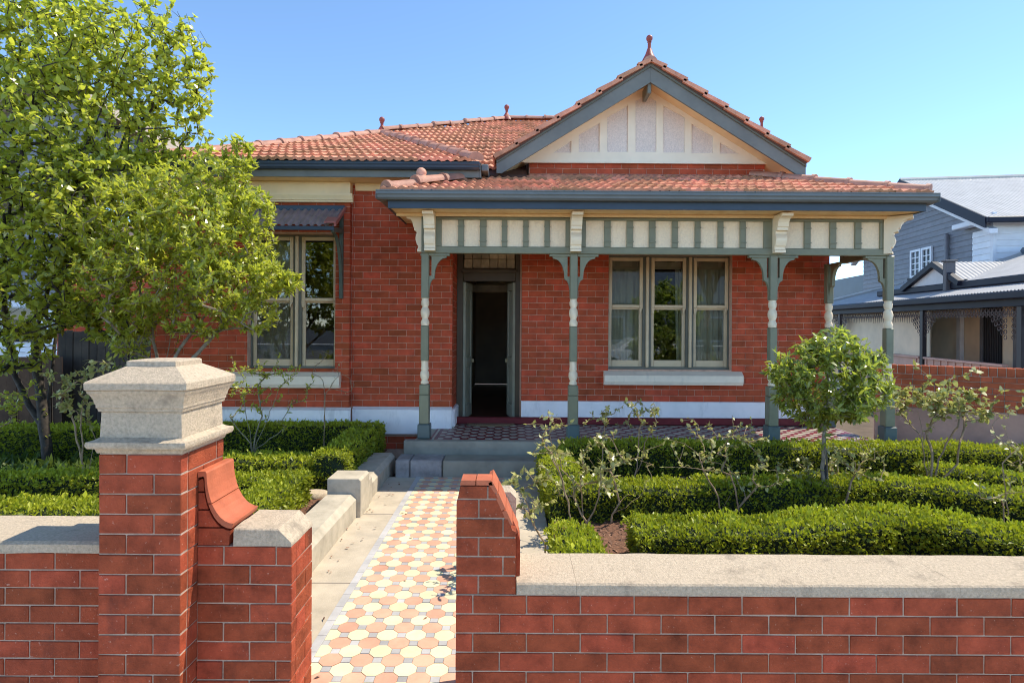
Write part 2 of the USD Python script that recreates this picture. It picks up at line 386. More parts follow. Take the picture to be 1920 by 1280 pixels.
KX0, KX1 = -1.435, 0.335        # edges of the concrete that carries the tiled path
PX0, PX1 = -1.108, 0.025        # outer edges of the tile border
STEP_Y, FLOOR_Y, FLOOR_Z = 6.77, 7.13, 0.36
path = obj('path', MB().box(KX0 - 0.05, KX1, 2.452, 6.80, -0.2, -0.004, 0.004), 'concrete', kind='structure')
obj('grout_bed', MB().box(PX0, PX1, 2.47, STEP_Y - 0.002, -0.02, 0.0, 0), 'grout', path)
p = 0.1655; a8 = p / math.sqrt(2); s8 = a8 * (math.sqrt(2) - 1)
BW = 0.055
in0, in1 = PX0 + BW, PX1 - BW
tile_area = sbox(in0, 2.48, in1, STEP_Y - 0.006)
octo = [(a8 / 2 / math.cos(math.pi / 8) * math.cos(math.pi / 8 + k * math.pi / 4), a8 / 2 / math.cos(math.pi / 8) * math.sin(math.pi / 8 + k * math.pi / 4)) for k in range(8)]
cells = []
x0c = (in0 + in1) / 2
for i in range(-5, 6):
    for jj in range(0, 30):
        for kind, ox, oy in (('cream', 0, 0), ('pink', .5, .5), ('dot', .5, 0), ('dot', 0, .5)):
            cx, cy = x0c + (i + ox) * p, 2.5 + (jj + oy) * p
            if kind == 'dot':
                P = Polygon([(cx - s8 / 2, cy - s8 / 2), (cx + s8 / 2, cy - s8 / 2), (cx + s8 / 2, cy + s8 / 2), (cx - s8 / 2, cy + s8 / 2)])
            else:
                P = Polygon([(cx + q[0], cy + q[1]) for q in octo])
            P = P.intersection(tile_area)
            if P.area > 2e-4:
                cells.append((cy, kind, P.buffer(-0.0016, join_style=2)))
rt = np.random.default_rng(5)


def slab(P, z0, z1, dz=0.0):
    m = trimesh.creation.extrude_polygon(P, z1 - z0 + dz, engine='earcut'); m.apply_translation([0, 0, z0]); return m


dots, far = MB(), {'cream': MB(), 'pink': MB()}
n_single = 0
cells.sort(key=lambda c: c[0])
for cy, kind, P in cells:
    if P.is_empty or P.geom_type != 'Polygon':
        continue
    m = slab(P, -0.01, 0.004, rt.uniform(-.0014, .0014)); t = float(np.clip(rt.normal(.5, .25), 0, 1))
    if kind == 'dot' and (cy > 4.2 or P.area < 4e-4):
        dots.tm(m, t)
    elif kind == 'dot':
        obj('dot_tile', m, 'tile_grey', path, tone=t)
    elif n_single < 290:
        n_single += 1; obj('octagon_tile', m, 'tile_' + kind, path, tone=t, label='pale yellow octagonal tile' if kind == 'cream' else 'terracotta pink octagonal tile')
    else:
        far[kind].tm(m, t)
obj('dot_tiling', dots, 'tile_grey', path, kind='stuff')
for k in far:
    if far[k].n:
        obj('octagon_tiling', far[k], 'tile_' + k, path, kind='stuff')
y = 2.48
while y < STEP_Y - 0.03:
    y1 = min(y + 0.168, STEP_Y - 0.004)
    for xa, xb in ((PX0, in0), (in1, PX1)):
        obj('border_tile', MB().box(xa + 0.0015, xb - 0.0015, y + 0.0015, y1 - 0.0015, -0.01, 0.0045, 0.0015), 'tile_grey', path, tone=float(rt.uniform(.45, 1)))
    y = y1
for yy in (4.0, 5.45):
    obj('expansion_joint', MB().box(KX0, PX0 - .002, yy, yy + 0.008, -0.02, -0.001, 0), 'grout', path)

# mulch beds
def mulch(name, x0, x1, y0, y1, z=0.06):
    nx, ny = int((x1 - x0) / .06), int((y1 - y0) / .06)
    gx, gy = np.meshgrid(np.linspace(x0, x1, nx), np.linspace(y0, y1, ny), indexing='ij')
    P = np.stack([gx, gy, gx * 0], -1)
    h = z + 0.05 * (meshkit.fbm(P * 3, 3) - .5) + 0.03 * (meshkit.noise(P * 14, 4) - .5)
    v = np.stack([gx, gy, h], -1).reshape(-1, 3)
    i, j = np.meshgrid(np.arange(nx - 1), np.arange(ny - 1), indexing='ij')
    q = np.stack([i * ny + j, (i + 1) * ny + j, (i + 1) * ny + j + 1, i * ny + j + 1], -1).reshape(-1, 4)
    pth = obj(name, (v, np.vstack([q[:, [0, 1, 2]], q[:, [0, 2, 3]]])), 'mulch', smooth=True, kind='structure')
    n = int(300 * (x1 - x0) * (y1 - y0)); r = np.random.default_rng(n)
    c = np.stack([r.uniform(x0, x1, n), r.uniform(y0, y1, n), np.zeros(n)], 1)
    c[:, 2] = z + 0.05 * (meshkit.fbm(c * [3, 3, 0], 3) - .5) + 0.03 * (meshkit.noise(c * [14, 14, 0], 4) - .5) + 0.008
    th, tl = r.uniform(0, 6.28, n), r.normal(0, .35, n)
    d = np.stack([np.cos(th), np.sin(th), tl], 1); s = np.stack([-np.sin(th), np.cos(th), r.normal(0, .3, n)], 1)
    L, W = r.uniform(.015, .045, n)[:, None] / 2, r.uniform(.006, .014, n)[:, None] / 2
    v = np.stack([c - d * L - s * W, c + d * L - s * W, c + d * L + s * W, c - d * L + s * W], 1).reshape(-1, 3)
    b = np.arange(n)[:, None] * 4
    obj('bark_chips', (v, np.vstack([b + [0, 1, 2], b + [0, 2, 3]])), 'mulch_chip', pth, tone=np.repeat(r.random(n), 4), kind='stuff')


mulch('garden_bed', -9.0, -1.70, 3.1, 7.95)
mulch('garden_bed', 0.36, 9.0, 2.93, 7.12)

# ---------------------------------------------------------------- stone kerb beside the path
k = thing('garden_kerb', 'low rendered kerb with a taller square block along the left edge of the tiled path', 'kerb', (-1.57, 5.3, 0))
def kerb_run(y0, y1, xi, xo, h, ch=0.05, name='kerb_stone'):
    m = MB(); prof = Polygon([(xo, -.05), (xo, h), (xi - ch, h), (xi, h - ch), (xi, -.05)]); m.prism(prof, y0, y1)
    obj(name, m, 'rendered_kerb', k)
for y0, y1 in ((2.86, 4.08), (4.083, 5.36)):
    kerb_run(y0, y1, -1.433, -1.70, 0.215)
kerb_run(5.362, 5.68, -1.395, -1.705, 0.352, 0.02, 'kerb_block')
kerb_run(5.682, 5.86, -1.41, -1.66, 0.29, 0.05)
for y0, y1 in ((5.862, 6.5), (6.503, 7.15)):
    kerb_run(y0, y1, -1.433, -1.70, 0.20)

# ---------------------------------------------------------------- front wall: gate pillar, left wall, return, right wall
WY = 2.59
PYF, PXA, PXB = 2.466, -1.76, -1.409
gp = thing('gate_pillar', 'brick gate pillar under a moulded stone cap, left of the path', 'pillar', ((PXA + PXB) / 2, PYF + .17, 0))
core = MB().box(PXA + .001, PXB - .001, PYF + .001, PYF + .35, -.3, 1.237, 0); obj('core', core, 'mortar', gp)
fz0 = 1.236 - 0.0858 * 18
fr = courses(0, PXB - PXA, fz0, 1.236, 0.0858, 0.234, 0.006, 1, 0.0)
put_bricks(lay(fr, (PXA, PYF, 0), EX, -EY, 0.05, seed=11), gp, 'fence_brick', EX, -EY)
fr = courses(0, 0.30, fz0, 1.236, 0.0858, 0.242, 0.006, 2, 0.121)
put_bricks(lay(fr, (PXB, PYF + .052, 0), EY, EX, 0.05, seed=12), gp, 'fence_brick', EY, EX)
put_bricks(lay(fr, (PXA, PYF + .052, 0), EY, -EX, 0.05, seed=13), gp, 'fence_brick', EY, -EX)
pcx, pcy, ph = (PXA + PXB) / 2, PYF + .176, .176


def square_lathe(prof, cx, cy, wobble=0.0, ratio=1.0):
    """A square moulding: prof lists (half width, z) from the bottom up; returns a mesh with mitred corners."""
    rings = []
    for h, z in prof:
        pts = []
        for a, b in (((-1, -1), (1, -1)), ((1, -1), (1, 1)), ((1, 1), (-1, 1)), ((-1, 1), (-1, -1))):
            for t in np.linspace(0, 1, 9)[:-1]:
                pts.append(((a[0] + (b[0] - a[0]) * t) * h + cx, (a[1] + (b[1] - a[1]) * t) * h * ratio + cy, z))
        rings.append(pts)
    v = np.array(rings).reshape(-1, 3); n = 32
    i, j = np.meshgrid(np.arange(len(prof) - 1), np.arange(n), indexing='ij')
    q = np.stack([i * n + j, i * n + (j + 1) % n, (i + 1) * n + (j + 1) % n, (i + 1) * n + j], -1).reshape(-1, 4)
    f = [q[:, [0, 1, 2]], q[:, [0, 2, 3]]]
    cb, ct = len(v), len(v) + 1
    v = np.vstack([v, [[cx, cy, prof[0][1]], [cx, cy, prof[-1][1]]]])
    L = (len(prof) - 1) * n
    f.append([[cb, (j + 1) % n, j] for j in range(n)] + [[ct, L + j, L + (j + 1) % n] for j in range(n)])
    if wobble:
        v = v + wobble * (np.stack([meshkit.fbm(v * 14 + o, 3) for o in (0, 9, 23)], 1) - .5)
    return v, np.vstack(f)


base = [(ph - .002, 1.2375), (ph + .006, 1.239), (ph + .012, 1.258), (ph + .030, 1.262), (ph + .036, 1.275), (ph + .033, 1.290), (ph + .012, 1.296), (ph + .001, 1.305)]
block = [(ph - .001, 1.3055), (ph - .004, 1.415)]
corn = [(ph - .004, 1.4155), (ph + .004, 1.417), (ph + .006, 1.430), (ph + .010, 1.434), (ph + .010, 1.446), (ph + .014, 1.452), (ph + .017, 1.470), (ph + .026, 1.490), (ph + .034, 1.502), (ph + .034, 1.509)]
top = [(ph + .034, 1.5095), (ph + .040, 1.513), (ph + .041, 1.540), (ph + .036, 1.547), (.112, 1.604), (.110, 1.606)]
plug = [(.108, 1.6055), (.108, 1.626), (.100, 1.632), (.02, 1.636)]
for nm, pr in (('cap_base', base), ('cap_block', block), ('cap_cornice', corn), ('cap_top', top), ('cap_plug', plug)):
    obj(nm, square_lathe(pr, pcx, pcy, 0.006), 'cap_stone', gp, smooth=35)

# left boundary wall, set back from the pillar
lw = thing('left_front_wall', 'low red brick front wall with a stone coping, left of the gate pillar', 'wall', (-3.5, 2.98, 0))
LZ = 0.776
LC = .0785
obj('core', MB().box(-5.6, PXA - .002, 2.561, 2.88, -.3, LZ + .001, 0), 'mortar', lw)
fr = courses(0, 3.83, LZ - 10 * LC, LZ, LC, 0.222, 0.006, 4, 0.09)
put_bricks(lay(fr, (PXA - 3.835, 2.56, 0), EX, -EY, 0.05, seed=21), lw, 'fence_brick', EX, -EY)
def coping(parent, x0, x1, y0, y1, z0, z1, cuts=(), ch=0.02, name='coping_stone', chx1=0.0):
    xs = [x0, *cuts, x1]
    for a, b in zip(xs[:-1], xs[1:]):
        prof = [(y0, z0), (y0, z1 - ch), (y0 + ch, z1), (y1 - ch, z1), (y1, z1 - ch), (y1, z0)]
        m = trimesh.creation.extrude_polygon(Polygon(prof), b - a - .0012, engine='earcut'); m = trimesh.Trimesh(np.stack([a + m.vertices[:, 2], m.vertices[:, 0], m.vertices[:, 1]], 1), m.faces)
        m = m.subdivide_to_size(0.06)
        v = m.vertices; v = v + 0.009 * (np.stack([meshkit.fbm(v * 9 + o, 3) for o in (0, 9, 23)], 1) - .5)
        if chx1 and b == x1:
            v[:, 0] = np.minimum(v[:, 0], x1 - np.maximum(0, (v[:, 2] - (z0 + .012))) * chx1)
        obj(name, (v, m.faces), 'cap_stone', parent, smooth=40)
coping(lw, -5.6, PXA - .004, 2.545, 2.90, LZ + .002, 0.828, (-3.4,), 0.012)

# return wall between the pillar and the gate opening
rw = thing('gate_return_wall', 'short brick wall with a curved brick scroll and stone cap, joined to the gate pillar beside the path', 'wall', (-1.2, 2.72, 0))
RX1 = -0.983
obj('core', MB().box(PXB + .002, RX1 - .001, WY + .001, 2.845, -.3, .796, 0), 'mortar', rw)
zb = 0.797
fr = courses(0, RX1 - PXB, zb - 10 * .0858, zb, 0.0858, 0.236, 0.006, 5, 0.0)
put_bricks(lay(fr, (PXB + .004, WY, 0), EX, -EY, 0.05, seed=31), rw, 'fence_brick', EX, -EY)
fr = courses(0, 0.21, zb - 10 * .0858, zb, 0.0858, 0.236, 0.006, 6, 0.0)
put_bricks(lay(fr, (RX1, WY + .052, 0), EY, EX, 0.05, seed=32), rw, 'fence_brick', EY, EX)
coping(rw, -1.243, RX1 + .004, WY - .004, 2.855, zb + .002, 0.877, (), 0.006, 'cap_stone', 1.0)
# scroll
sx0, sx1 = PXB + .006, -1.246
curve = [(sx1, .885)] + [(sx1 - (sx1 - sx0 - .035) * math.sin(t), .885 + .225 * (1 - math.cos(t)) * 1.0) for t in np.linspace(0.15, math.pi / 2, 9)]
curve = [(x, z) for x, z in curve] + [(sx0 + .03, 1.118)]
inner = Polygon([(sx0, zb + .002)] + [(sx1 - .02, zb + .002)] + [(x - .012, z - .02) for x, z in curve] + [(sx0, 1.09)])
for z0, z1 in ((zb + .003, .875), (.882, .955), (.962, 1.035), (1.042, 1.10)):
    q = inner.intersection(sbox(-9, z0, 9, z1))
    if not q.is_empty:
        obj('brick', MB().prism(q.buffer(0), WY, 2.66), 'fence_brick', rw, tone=float(RNG.uniform(.35, .7)))
ring_poly = Polygon([(sx0, 1.105)] + [(x - .006, z - .009) for x, z in curve[::-1]] + [(x + .003, z + .014) for x, z in curve] + [(sx0, 1.132)]).buffer(0)
for nm, z0, z1 in (('scroll_brick', .80, .985), ('scroll_brick', .990, 1.2)):
    q = ring_poly.intersection(sbox(-9, z0, 9, z1))
    for gq in getattr(q, 'geoms', [q]):
        if gq.area > 2e-4:
            obj(nm, MB().prism(gq, WY - .004, 2.84), 'orange_brick', rw, tone=float(RNG.uniform(.4, .7)))
obj('scroll_core', MB().prism(inner.buffer(-.004), 2.662, 2.835), 'orange_brick', rw)

# right front wall with its gate pier
fw = thing('right_front_wall', 'long red brick front wall with a wide pale stone coping and a stepped end pier beside the path', 'wall', (2.0, 2.75, 0))
FXA, FXB = -0.242, 0.026
CZ = 0.585
obj('core', MB().box(FXA + .001, 6.2, WY + .001, 2.92, -.3, CZ + .001, 0), 'mortar', fw)
fr = courses(0, 6.4, CZ - 8 * .0858, CZ, 0.0858, 0.242, 0.006, 7, 0.045)
put_bricks(lay(fr, (FXA, WY, 0), EX, -EY, 0.05, seed=41), fw, 'fence_brick', EX, -EY)
fr = courses(0, 0.28, CZ - 8 * .0858, CZ, 0.0858, 0.242, 0.006, 8, 0.0)
put_bricks(lay(fr, (FXA, WY + .052, 0), EY, -EX, 0.05, seed=42), fw, 'fence_brick', EY, -EX)
coping(fw, FXB + .004, 6.2, WY - .006, 2.935, CZ + .003, 0.640, (.30, 2.02, 3.9), 0.008)
pier = Polygon([(FXA, CZ + .002), (FXA, 1.0), (FXA + .008, 1.03), (-.226, 1.072), (-.092, 1.072), (-.060, 1.025), (.010, .875), (FXB, .868), (FXB, CZ + .002)])
zz = CZ; kk = 0
while zz < 1.07:
    row = pier.intersection(sbox(-9, zz + .004, 9, min(zz + .0858, 1.10) - .004))
    if not row.is_empty:
        cuts = [-9] + [FXA + o for o in ((.10,) if kk % 2 == 0 else (.21,) if kk < 5 else (.14,))] + [9]
        for a, b in zip(cuts[:-1], cuts[1:]):
            q = row.intersection(sbox(a + .0038, -9, b - .0038, 9))
            if not q.is_empty and q.area > 4e-4:
                obj('brick', MB().prism(q, WY + float(RNG.normal(0, .001)), 2.71), 'fence_brick', fw, tone=float(np.clip(RNG.normal(.45, .2), 0, 1)))
    zz += .0858; kk += 1
obj('pier_core', MB().prism(pier.buffer(-.003), WY + .003, 2.705), 'mortar', fw)
obj('pier_core', MB().prism(Polygon([(-.100, 1.06), (-.090, 1.096), (-.081, 1.09), (-.060, 1.035), (-.09, 1.03)]), WY + .004, 2.70), 'mortar', fw)
obj('pier_top_brick', MB().prism(Polygon([(-.228, 1.076), (-.222, 1.098), (-.158, 1.098), (-.158, 1.076)]), WY, 2.70), 'orange_brick', fw, tone=.5)
obj('pier_top_brick', MB().prism(Polygon([(-.154, 1.076), (-.154, 1.099), (-.088, 1.099), (-.080, 1.076)]), WY, 2.70), 'orange_brick', fw, tone=.9)
sl = [(-.084, 1.098), (-.055, 1.045), (-.020, .968), (.012, .898), (.040, .838)]
for (xa, za), (xb, zb2) in zip(sl[:-1], sl[1:]):
    n = np.array([za - zb2, xb - xa]); n /= np.linalg.norm(n)
    dv = np.array([xb - xa, zb2 - za]); dv = dv / np.linalg.norm(dv) * .003
    q = Polygon([(xa + dv[0], za + dv[1]), (xb - dv[0], zb2 - dv[1]), (xb - dv[0] - .02 * n[0], zb2 - dv[1] - .02 * n[1]), (xa + dv[0] - .02 * n[0], za + dv[1] - .02 * n[1])])
    obj('slope_brick', MB().prism(q, WY + (.0 if xb < .03 else .07), 2.80), 'orange_brick', fw, tone=float(RNG.uniform(.4, .6)))
obj('pier_shoulder', MB().prism(Polygon([(FXB + .002, .642), (.046, .642), (.046, .80), (.036, .836), (FXB + .002, .836)]), 2.66, 2.80), 'fence_brick', fw, tone=.4)
obj('pier_cap_stone', MB().prism(Polygon([(-.20, .62), (-.20, .985), (.0, .985), (.028, .955), (.028, .643), (.0, .62)]), 2.802, 2.92), 'cap_stone', fw)
# ---------------------------------------------------------------- the house
BAY_Y, LEFT_Y, MAIN_Y, POST_Y = 7.90, 8.00, 8.36, 7.30
house = thing('brick_house', 'single storey red brick house with terracotta tiled roof, front gable and green timber verandah', 'house', (1.0, 8.3, 0))
BXL, BXR = X(283, BAY_Y), X(655, BAY_Y)
LXR = X(848, LEFT_Y)
MXL, MXR = X(978, MAIN_Y), X(1555, MAIN_Y)
SOF_L = Z(345, LEFT_Y, 700)
wx0, wx1, wz0, wz1 = X(464, BAY_Y), X(628, BAY_Y), Z(692, BAY_Y, 560), Z(438, BAY_Y, 560)
tx0, tx1, tz0, tz1 = X(1141, MAIN_Y), X(1372, MAIN_Y), Z(693, MAIN_Y, 1250), Z(478, MAIN_Y, 1250)
GZ = -.07
PL_TOP = Z(763, BAY_Y, 560)


def wall_panel(name, x0, x1, y0, y1, z0, z1, holes=(), material='house_mortar'):
    poly = sbox(x0, z0, x1, z1)
    for a, b, c, d in holes:
        poly = poly.difference(sbox(a, c, b, d))
    return obj(name, MB().prism(poly, y0, y1), material, house)


GABX0, GABX1 = X(990, MAIN_Y), X(1432, MAIN_Y)
w_bay = wall_panel('wall', BXL, BXR - .002, BAY_Y + .002, BAY_Y + .25, GZ, SOF_L + .1, [(wx0, wx1, wz0, wz1)])
w_left = wall_panel('wall', BXR - .2, LXR - .002, LEFT_Y + .002, LEFT_Y + .25, GZ, SOF_L + .25)
w_main = wall_panel('wall', MXL, MXR, MAIN_Y + .002, MAIN_Y + .25, GZ, Z(306, MAIN_Y, 1210), [(tx0, tx1, tz0, tz1), (GABX1, 9, 3.45, 9), (-9, GABX0, 3.45, 9)])
w_side = wall_panel('wall', MXR - .25, MXR, MAIN_Y + .252, 12.0, GZ, 4.0)
w_rev = wall_panel('wall', LXR - .25, LXR - .002, LEFT_Y + .252, 8.9, GZ, 4.0)
w_rear = wall_panel('wall', -8.2, BXL, 10.402, 10.65, GZ, 3.6)
w_bayside = wall_panel('wall', BXL, BXL + .25, BAY_Y + .252, 12.0, GZ, 3.7)
CO = 0.0888
sets = []
sill_l = (X(412, BAY_Y), X(640, BAY_Y), Z(726, BAY_Y, 560), Z(697, BAY_Y, 560))
sill_m = (X(1132, MAIN_Y), X(1390, MAIN_Y), Z(721, MAIN_Y, 1260), Z(696, MAIN_Y, 1260))
top_bay = Z(380, BAY_Y, 600)
def wl(w, rects, O, U, N, seed): sets.append((w, lay(rects, O, U, N, seed=seed), np.asarray(U), np.asarray(N)))
wl(w_bay, courses(BXL, BXR, PL_TOP, top_bay, CO, .242, .006, 1, .04, [(wx0, wx1, wz0, wz1)]), (0, BAY_Y, 0), EX, -EY, 51)
wl(w_left, courses(BXR + .006, LXR, PL_TOP - .0, SOF_L - .02, CO, .242, .006, 2, .09), (0, LEFT_Y, 0), EX, -EY, 52)
wl(w_bay, [(.004, .094, z0, z1) for a, b, z0, z1 in courses(0, .2, PL_TOP, top_bay, CO, .242, .006)], (BXR, BAY_Y + .003, 0), EY, EX, 57)
wl(w_main, courses(MXL, MXR, Z(752, MAIN_Y, 1100), Z(307, MAIN_Y, 1210), CO, .242, .006, 3, .02, [(tx0, tx1, tz0, tz1), (GABX1, 9, 3.45, 9), (-9, GABX0, 3.45, 9)]), (0, MAIN_Y, 0), EX, -EY, 53)
wl(w_rev, courses(.05, .85, .62, 3.3, CO, .242, .006, 4, .03), (LXR, LEFT_Y, 0), EY, EX, 54)
wl(w_rear, courses(-8.2, BXL, GZ, 3.2, CO, .242, .006, 5, .03), (0, 10.4, 0), EX, -EY, 55)
wl(w_bay, courses(BXL, BXR, .06, .24, CO, .242, .006, 8, .1), (0, BAY_Y, 0), EX, -EY, 58)
wl(w_left, courses(BXR + .006, -1.2, .06, .24, CO, .242, .006, 9, .1), (0, LEFT_Y, 0), EX, -EY, 59)
allb = []
for w, br, U, N in sets:
    f = CF[:, ::-1] if face_flip(U, N) else CF
    for v, t in br:
        c = v.mean(0); sz = np.ptp(v, axis=0)
        px = PPX + c[0] / c[1] * FPX; py = PPY - (c[2] - CAM_Z) / c[1] * FPX
        seen = 480 < px < 1545 and 350 < py < 760 and not (800 < py)
        area = sz[2] * max(sz[0], .02) / c[1] ** 2 * (1.0 if seen else 0.2)
        allb.append((area, w, v, t, f))
allb.sort(key=lambda a: -a[0])
for area, w, v, t, f in allb[:298]:
    obj('brick', (v, f), 'house_brick', w, tone=t)
rest = {}
for area, w, v, t, f in allb[298:]:
    rest.setdefault(w, MB()).add(v, f, t)
for w, m in rest.items():
    obj('brickwork', m, 'house_brick', w, kind='stuff')

# painted plinths
pb = MB()
def plinth(x0, x1, y, z0, z1, slope=.035, proj=.05):
    obj('plinth', MB().prism_x([(y, z0), (y - proj, z0), (y - proj, z1 - slope), (y - .006, z1), (y, z1)], x0, x1), 'plinth_paint', house)
for a, b in ((BXL, -3.39), (-3.385, BXR + .03)):
    plinth(a, b, BAY_Y, Z(812, BAY_Y, 560), PL_TOP)
plinth(BXR + .032, LXR + .005, LEFT_Y, Z(812, LEFT_Y, 760), PL_TOP)
obj('plinth', MB().box(LXR - .1, LXR + .045, LEFT_Y + .002, 8.55, .362, PL_TOP - .03, .02), 'plinth_paint', house)
plinth(MXL, MXR + .02, MAIN_Y, Z(782, MAIN_Y, 1200), Z(752, MAIN_Y, 1200), .006, .025)
obj('red_skirting', MB().box(MXL - .99, MXR + .02, MAIN_Y - .06, MAIN_Y - .002, .362, Z(782, MAIN_Y, 1200) - .002, .01), 'red_skirting', house)

# porch floor and steps
fl = obj('verandah_floor', MB().box(-1.20, MXR + .02, FLOOR_Y, MAIN_Y + .01, -.2, FLOOR_Z - .006, .006), 'step_paint', house)
obj('floor_edge', MB().box(X(757, FLOOR_Y, 840), MXR + .03, FLOOR_Y - .02, FLOOR_Y + .085, -.05, FLOOR_Z - .002, .008), 'step_paint', house)
bed = obj('floor_bed', MB().box(-1.02, MXR - .01, FLOOR_Y + .09, MAIN_Y - .062, FLOOR_Z - .02, FLOOR_Z - .0045, 0), 'porch_red', fl)
obj('floor_bed', MB().box(LXR + .05, MXL - .0, MAIN_Y - .058, 8.62, FLOOR_Z - .3, FLOOR_Z - .003, 0), 'red_skirting', fl)
aa = .104
cream = MB()
rp = np.random.default_rng(77)
area = sbox(-.92, FLOOR_Y + .10, MXR - .05, MAIN_Y - .07)
for i in range(int(6 / aa) + 1):
    for jj in range(12):
        if (i + jj) % 2:
            continue
        cx, cy = -.90 + i * aa, FLOOR_Y + .14 + jj * aa
        P = Polygon([(cx + q[0] / a8 * aa, cy + q[1] / a8 * aa) for q in octo]).buffer(-.002).intersection(area)
        if P.area > 1e-3:
            cream.tm(slab(P, FLOOR_Z - .012, FLOOR_Z - .001), float(np.clip(rp.normal(.5, .2), 0, 1)))
obj('floor_tiling', cream, 'porch_cream', fl, kind='stuff')
obj('floor_strip', MB().box(-.99, -.965, FLOOR_Y + .09, MAIN_Y - .1, FLOOR_Z - .01, FLOOR_Z, 0), 'porch_cream', fl)
sx = [X(740, STEP_Y, 880), X(768, STEP_Y, 880), X(829, STEP_Y, 880), .42]
for i, (a, b) in enumerate(zip(sx[:-1], sx[1:])):
    obj('step_stone', MB().box(a + .004, b - .004, STEP_Y, FLOOR_Y - .025, -.05, .198 - .004 * (i == 2), .012), 'bluestone' if i < 2 else 'step_paint', house)
obj('doormat', MB().prism_f([(.34 * math.cos(t), -.16 * math.sin(t)) for t in np.linspace(0, math.pi, 17)], .018, (X(920, 8.22, 795), MAIN_Y - .08, FLOOR_Z + .001), EX, EY), 'doormat', label='half round brown coir doormat in front of the open door', cat='doormat')

# ---- windows
def sash_window(parent, x0, x1, z0, z1, y, meet, lights, frame_w=.04, gap=.06, blind=False):
    """lights: (x0, x1) of each double hung light; y: face of the frame."""
    fr_ = MB()
    fr_.box(x0, x1, y + .05, y + .16, z1 - .035, z1, .004).box(x0, x1, y + .04, y + .16, z0, z0 + .035, .004)
    edges = [x0] + [e for a, b in lights for e in (a, b)] + [x1]
    for a, b in zip(edges[::2], edges[1::2]):
        if b - a > .005:
            fr_.box(a, b, y + .051, y + .159, z0 + .036, z1 - .036, .004)
    w = obj('window', fr_, 'frame_paint', parent)
    mids = [(b0 + a1) / 2 for (a0, b0), (a1, b1) in zip(lights[:-1], lights[1:])]
    for mx in mids:
        obj('mullion_bead', MB().box(mx - .022, mx + .022, y + .015, y + .0495, z0 + .03, z1 - .02, .008), 'sash_paint', w)
    for a, b in lights:
        s1, s2 = y + .045, y + .085
        for za, zb, yy, nm, br, tr in ((meet, z1 - .03, s1, 'upper_sash', .045, .05), (z0 + .03, meet + .02, s2, 'lower_sash', .10, .045)):
            m = MB(); st = .048
            m.box(a, a + st, yy, yy + .038, za, zb, .005).box(b - st, b, yy, yy + .038, za, zb, .005)
            m.box(a + st + .0005, b - st - .0005, yy + .001, yy + .037, zb - tr, zb - .001, .005).box(a + st + .0005, b - st - .0005, yy + .001, yy + .037, za + .001, za + br, .005)
            if nm == 'upper_sash':
                for q in (a, b - st):
                    m.prism(Polygon([(q + .006, meet - .085), (q + st - .01 if q == a else q + .01, meet - .085), (q + st, meet - .001), (q, meet - .001)]), yy + .002, yy + .036)
            obj(nm, m, 'sash_paint', w)
            obj('pane', MB().box(a + st - .004, b - st + .004, yy + .016, yy + .02, za + br - .004, zb - tr + .004, 0), 'pane', w)
        if blind:
            obj('blind', MB().box(a + st, b - st, s2 + .06, s2 + .075, z1 - .19, z1 - .08, .004), 'sash_paint', w)
    return w


def drape(x0, x1, z0, z1, y, amp=.03, n=9, tie=0.0, seed=0):
    u = np.linspace(0, 1, 60); z = np.linspace(0, 1, 14); U, W = np.meshgrid(u, z, indexing='ij')
    r = np.random.default_rng(seed)
    xx = x0 + (x1 - x0) * U * (1 - tie * (1 - W) ** 1.5)
    ph = r.uniform(0, 6)
    yy = y + amp * np.sin(U * n * 6.28 + ph + .6 * np.sin(U * 9 + ph)) * (0.55 + .45 * (1 - W)) + .01 * np.sin(W * 5 + U * 7)
    v = np.stack([xx, yy, z0 + (z1 - z0) * W], -1).reshape(-1, 3)
    i, j = np.meshgrid(np.arange(59), np.arange(13), indexing='ij')
    q = np.stack([i * 14 + j, (i + 1) * 14 + j, (i + 1) * 14 + j + 1, i * 14 + j + 1], -1).reshape(-1, 4)
    return v, np.vstack([q[:, [0, 1, 2]], q[:, [0, 2, 3]]])


lights = [(X(a, MAIN_Y), X(b, MAIN_Y)) for a, b in ((1143.5, 1208), (1224, 1290), (1304.5, 1370))]
tw = sash_window(house, tx0, tx1, tz0, tz1, MAIN_Y + .05, Z(577, MAIN_Y, 1255), lights, blind=True)
dy = MAIN_Y + .27
obj('curtain', drape(lights[0][0] - .05, lights[0][1] + .05, .8, tz1, dy, .03, 6, 0, 1), 'curtain', tw, smooth=True)
obj('curtain', drape(lights[2][0] - .02, lights[2][1] + .15, .8, tz1, dy, .03, 7, 0, 2), 'curtain', tw, smooth=True)
obj('curtain', drape(lights[1][1] + .1, lights[1][1] - .12, .8, tz1, dy, .03, 3, .25, 3), 'curtain', tw, smooth=True)
wl_ = [(X(a, BAY_Y), X(b, BAY_Y)) for a, b in ((466.5, 544), (560, 627))]
bw_ = sash_window(house, wx0, wx1, wz0, wz1, BAY_Y + .05, Z(564, BAY_Y, 560), wl_)
obj('lace_curtain', drape(wl_[0][0] - .05, wl_[0][1] + .05, .8, wz1, BAY_Y + .32, .02, 7, 0, 4), 'lace', bw_, smooth=True)
for nm, (a, b, c, d), yy, pr in (('window_sill', sill_l, BAY_Y, .09), ('window_sill', sill_m, MAIN_Y, .10)):
    m = trimesh.creation.extrude_polygon(Polygon([(yy + .1, c), (yy - pr + .025, c), (yy - pr, c + .05), (yy - pr, d - .055), (yy - .03, d), (yy + .1, d + .006)]), b - a, engine='earcut')
    obj(nm, (np.stack([a + m.vertices[:, 2], m.vertices[:, 0], m.vertices[:, 1]], 1), m.faces), 'sill_paint', house)
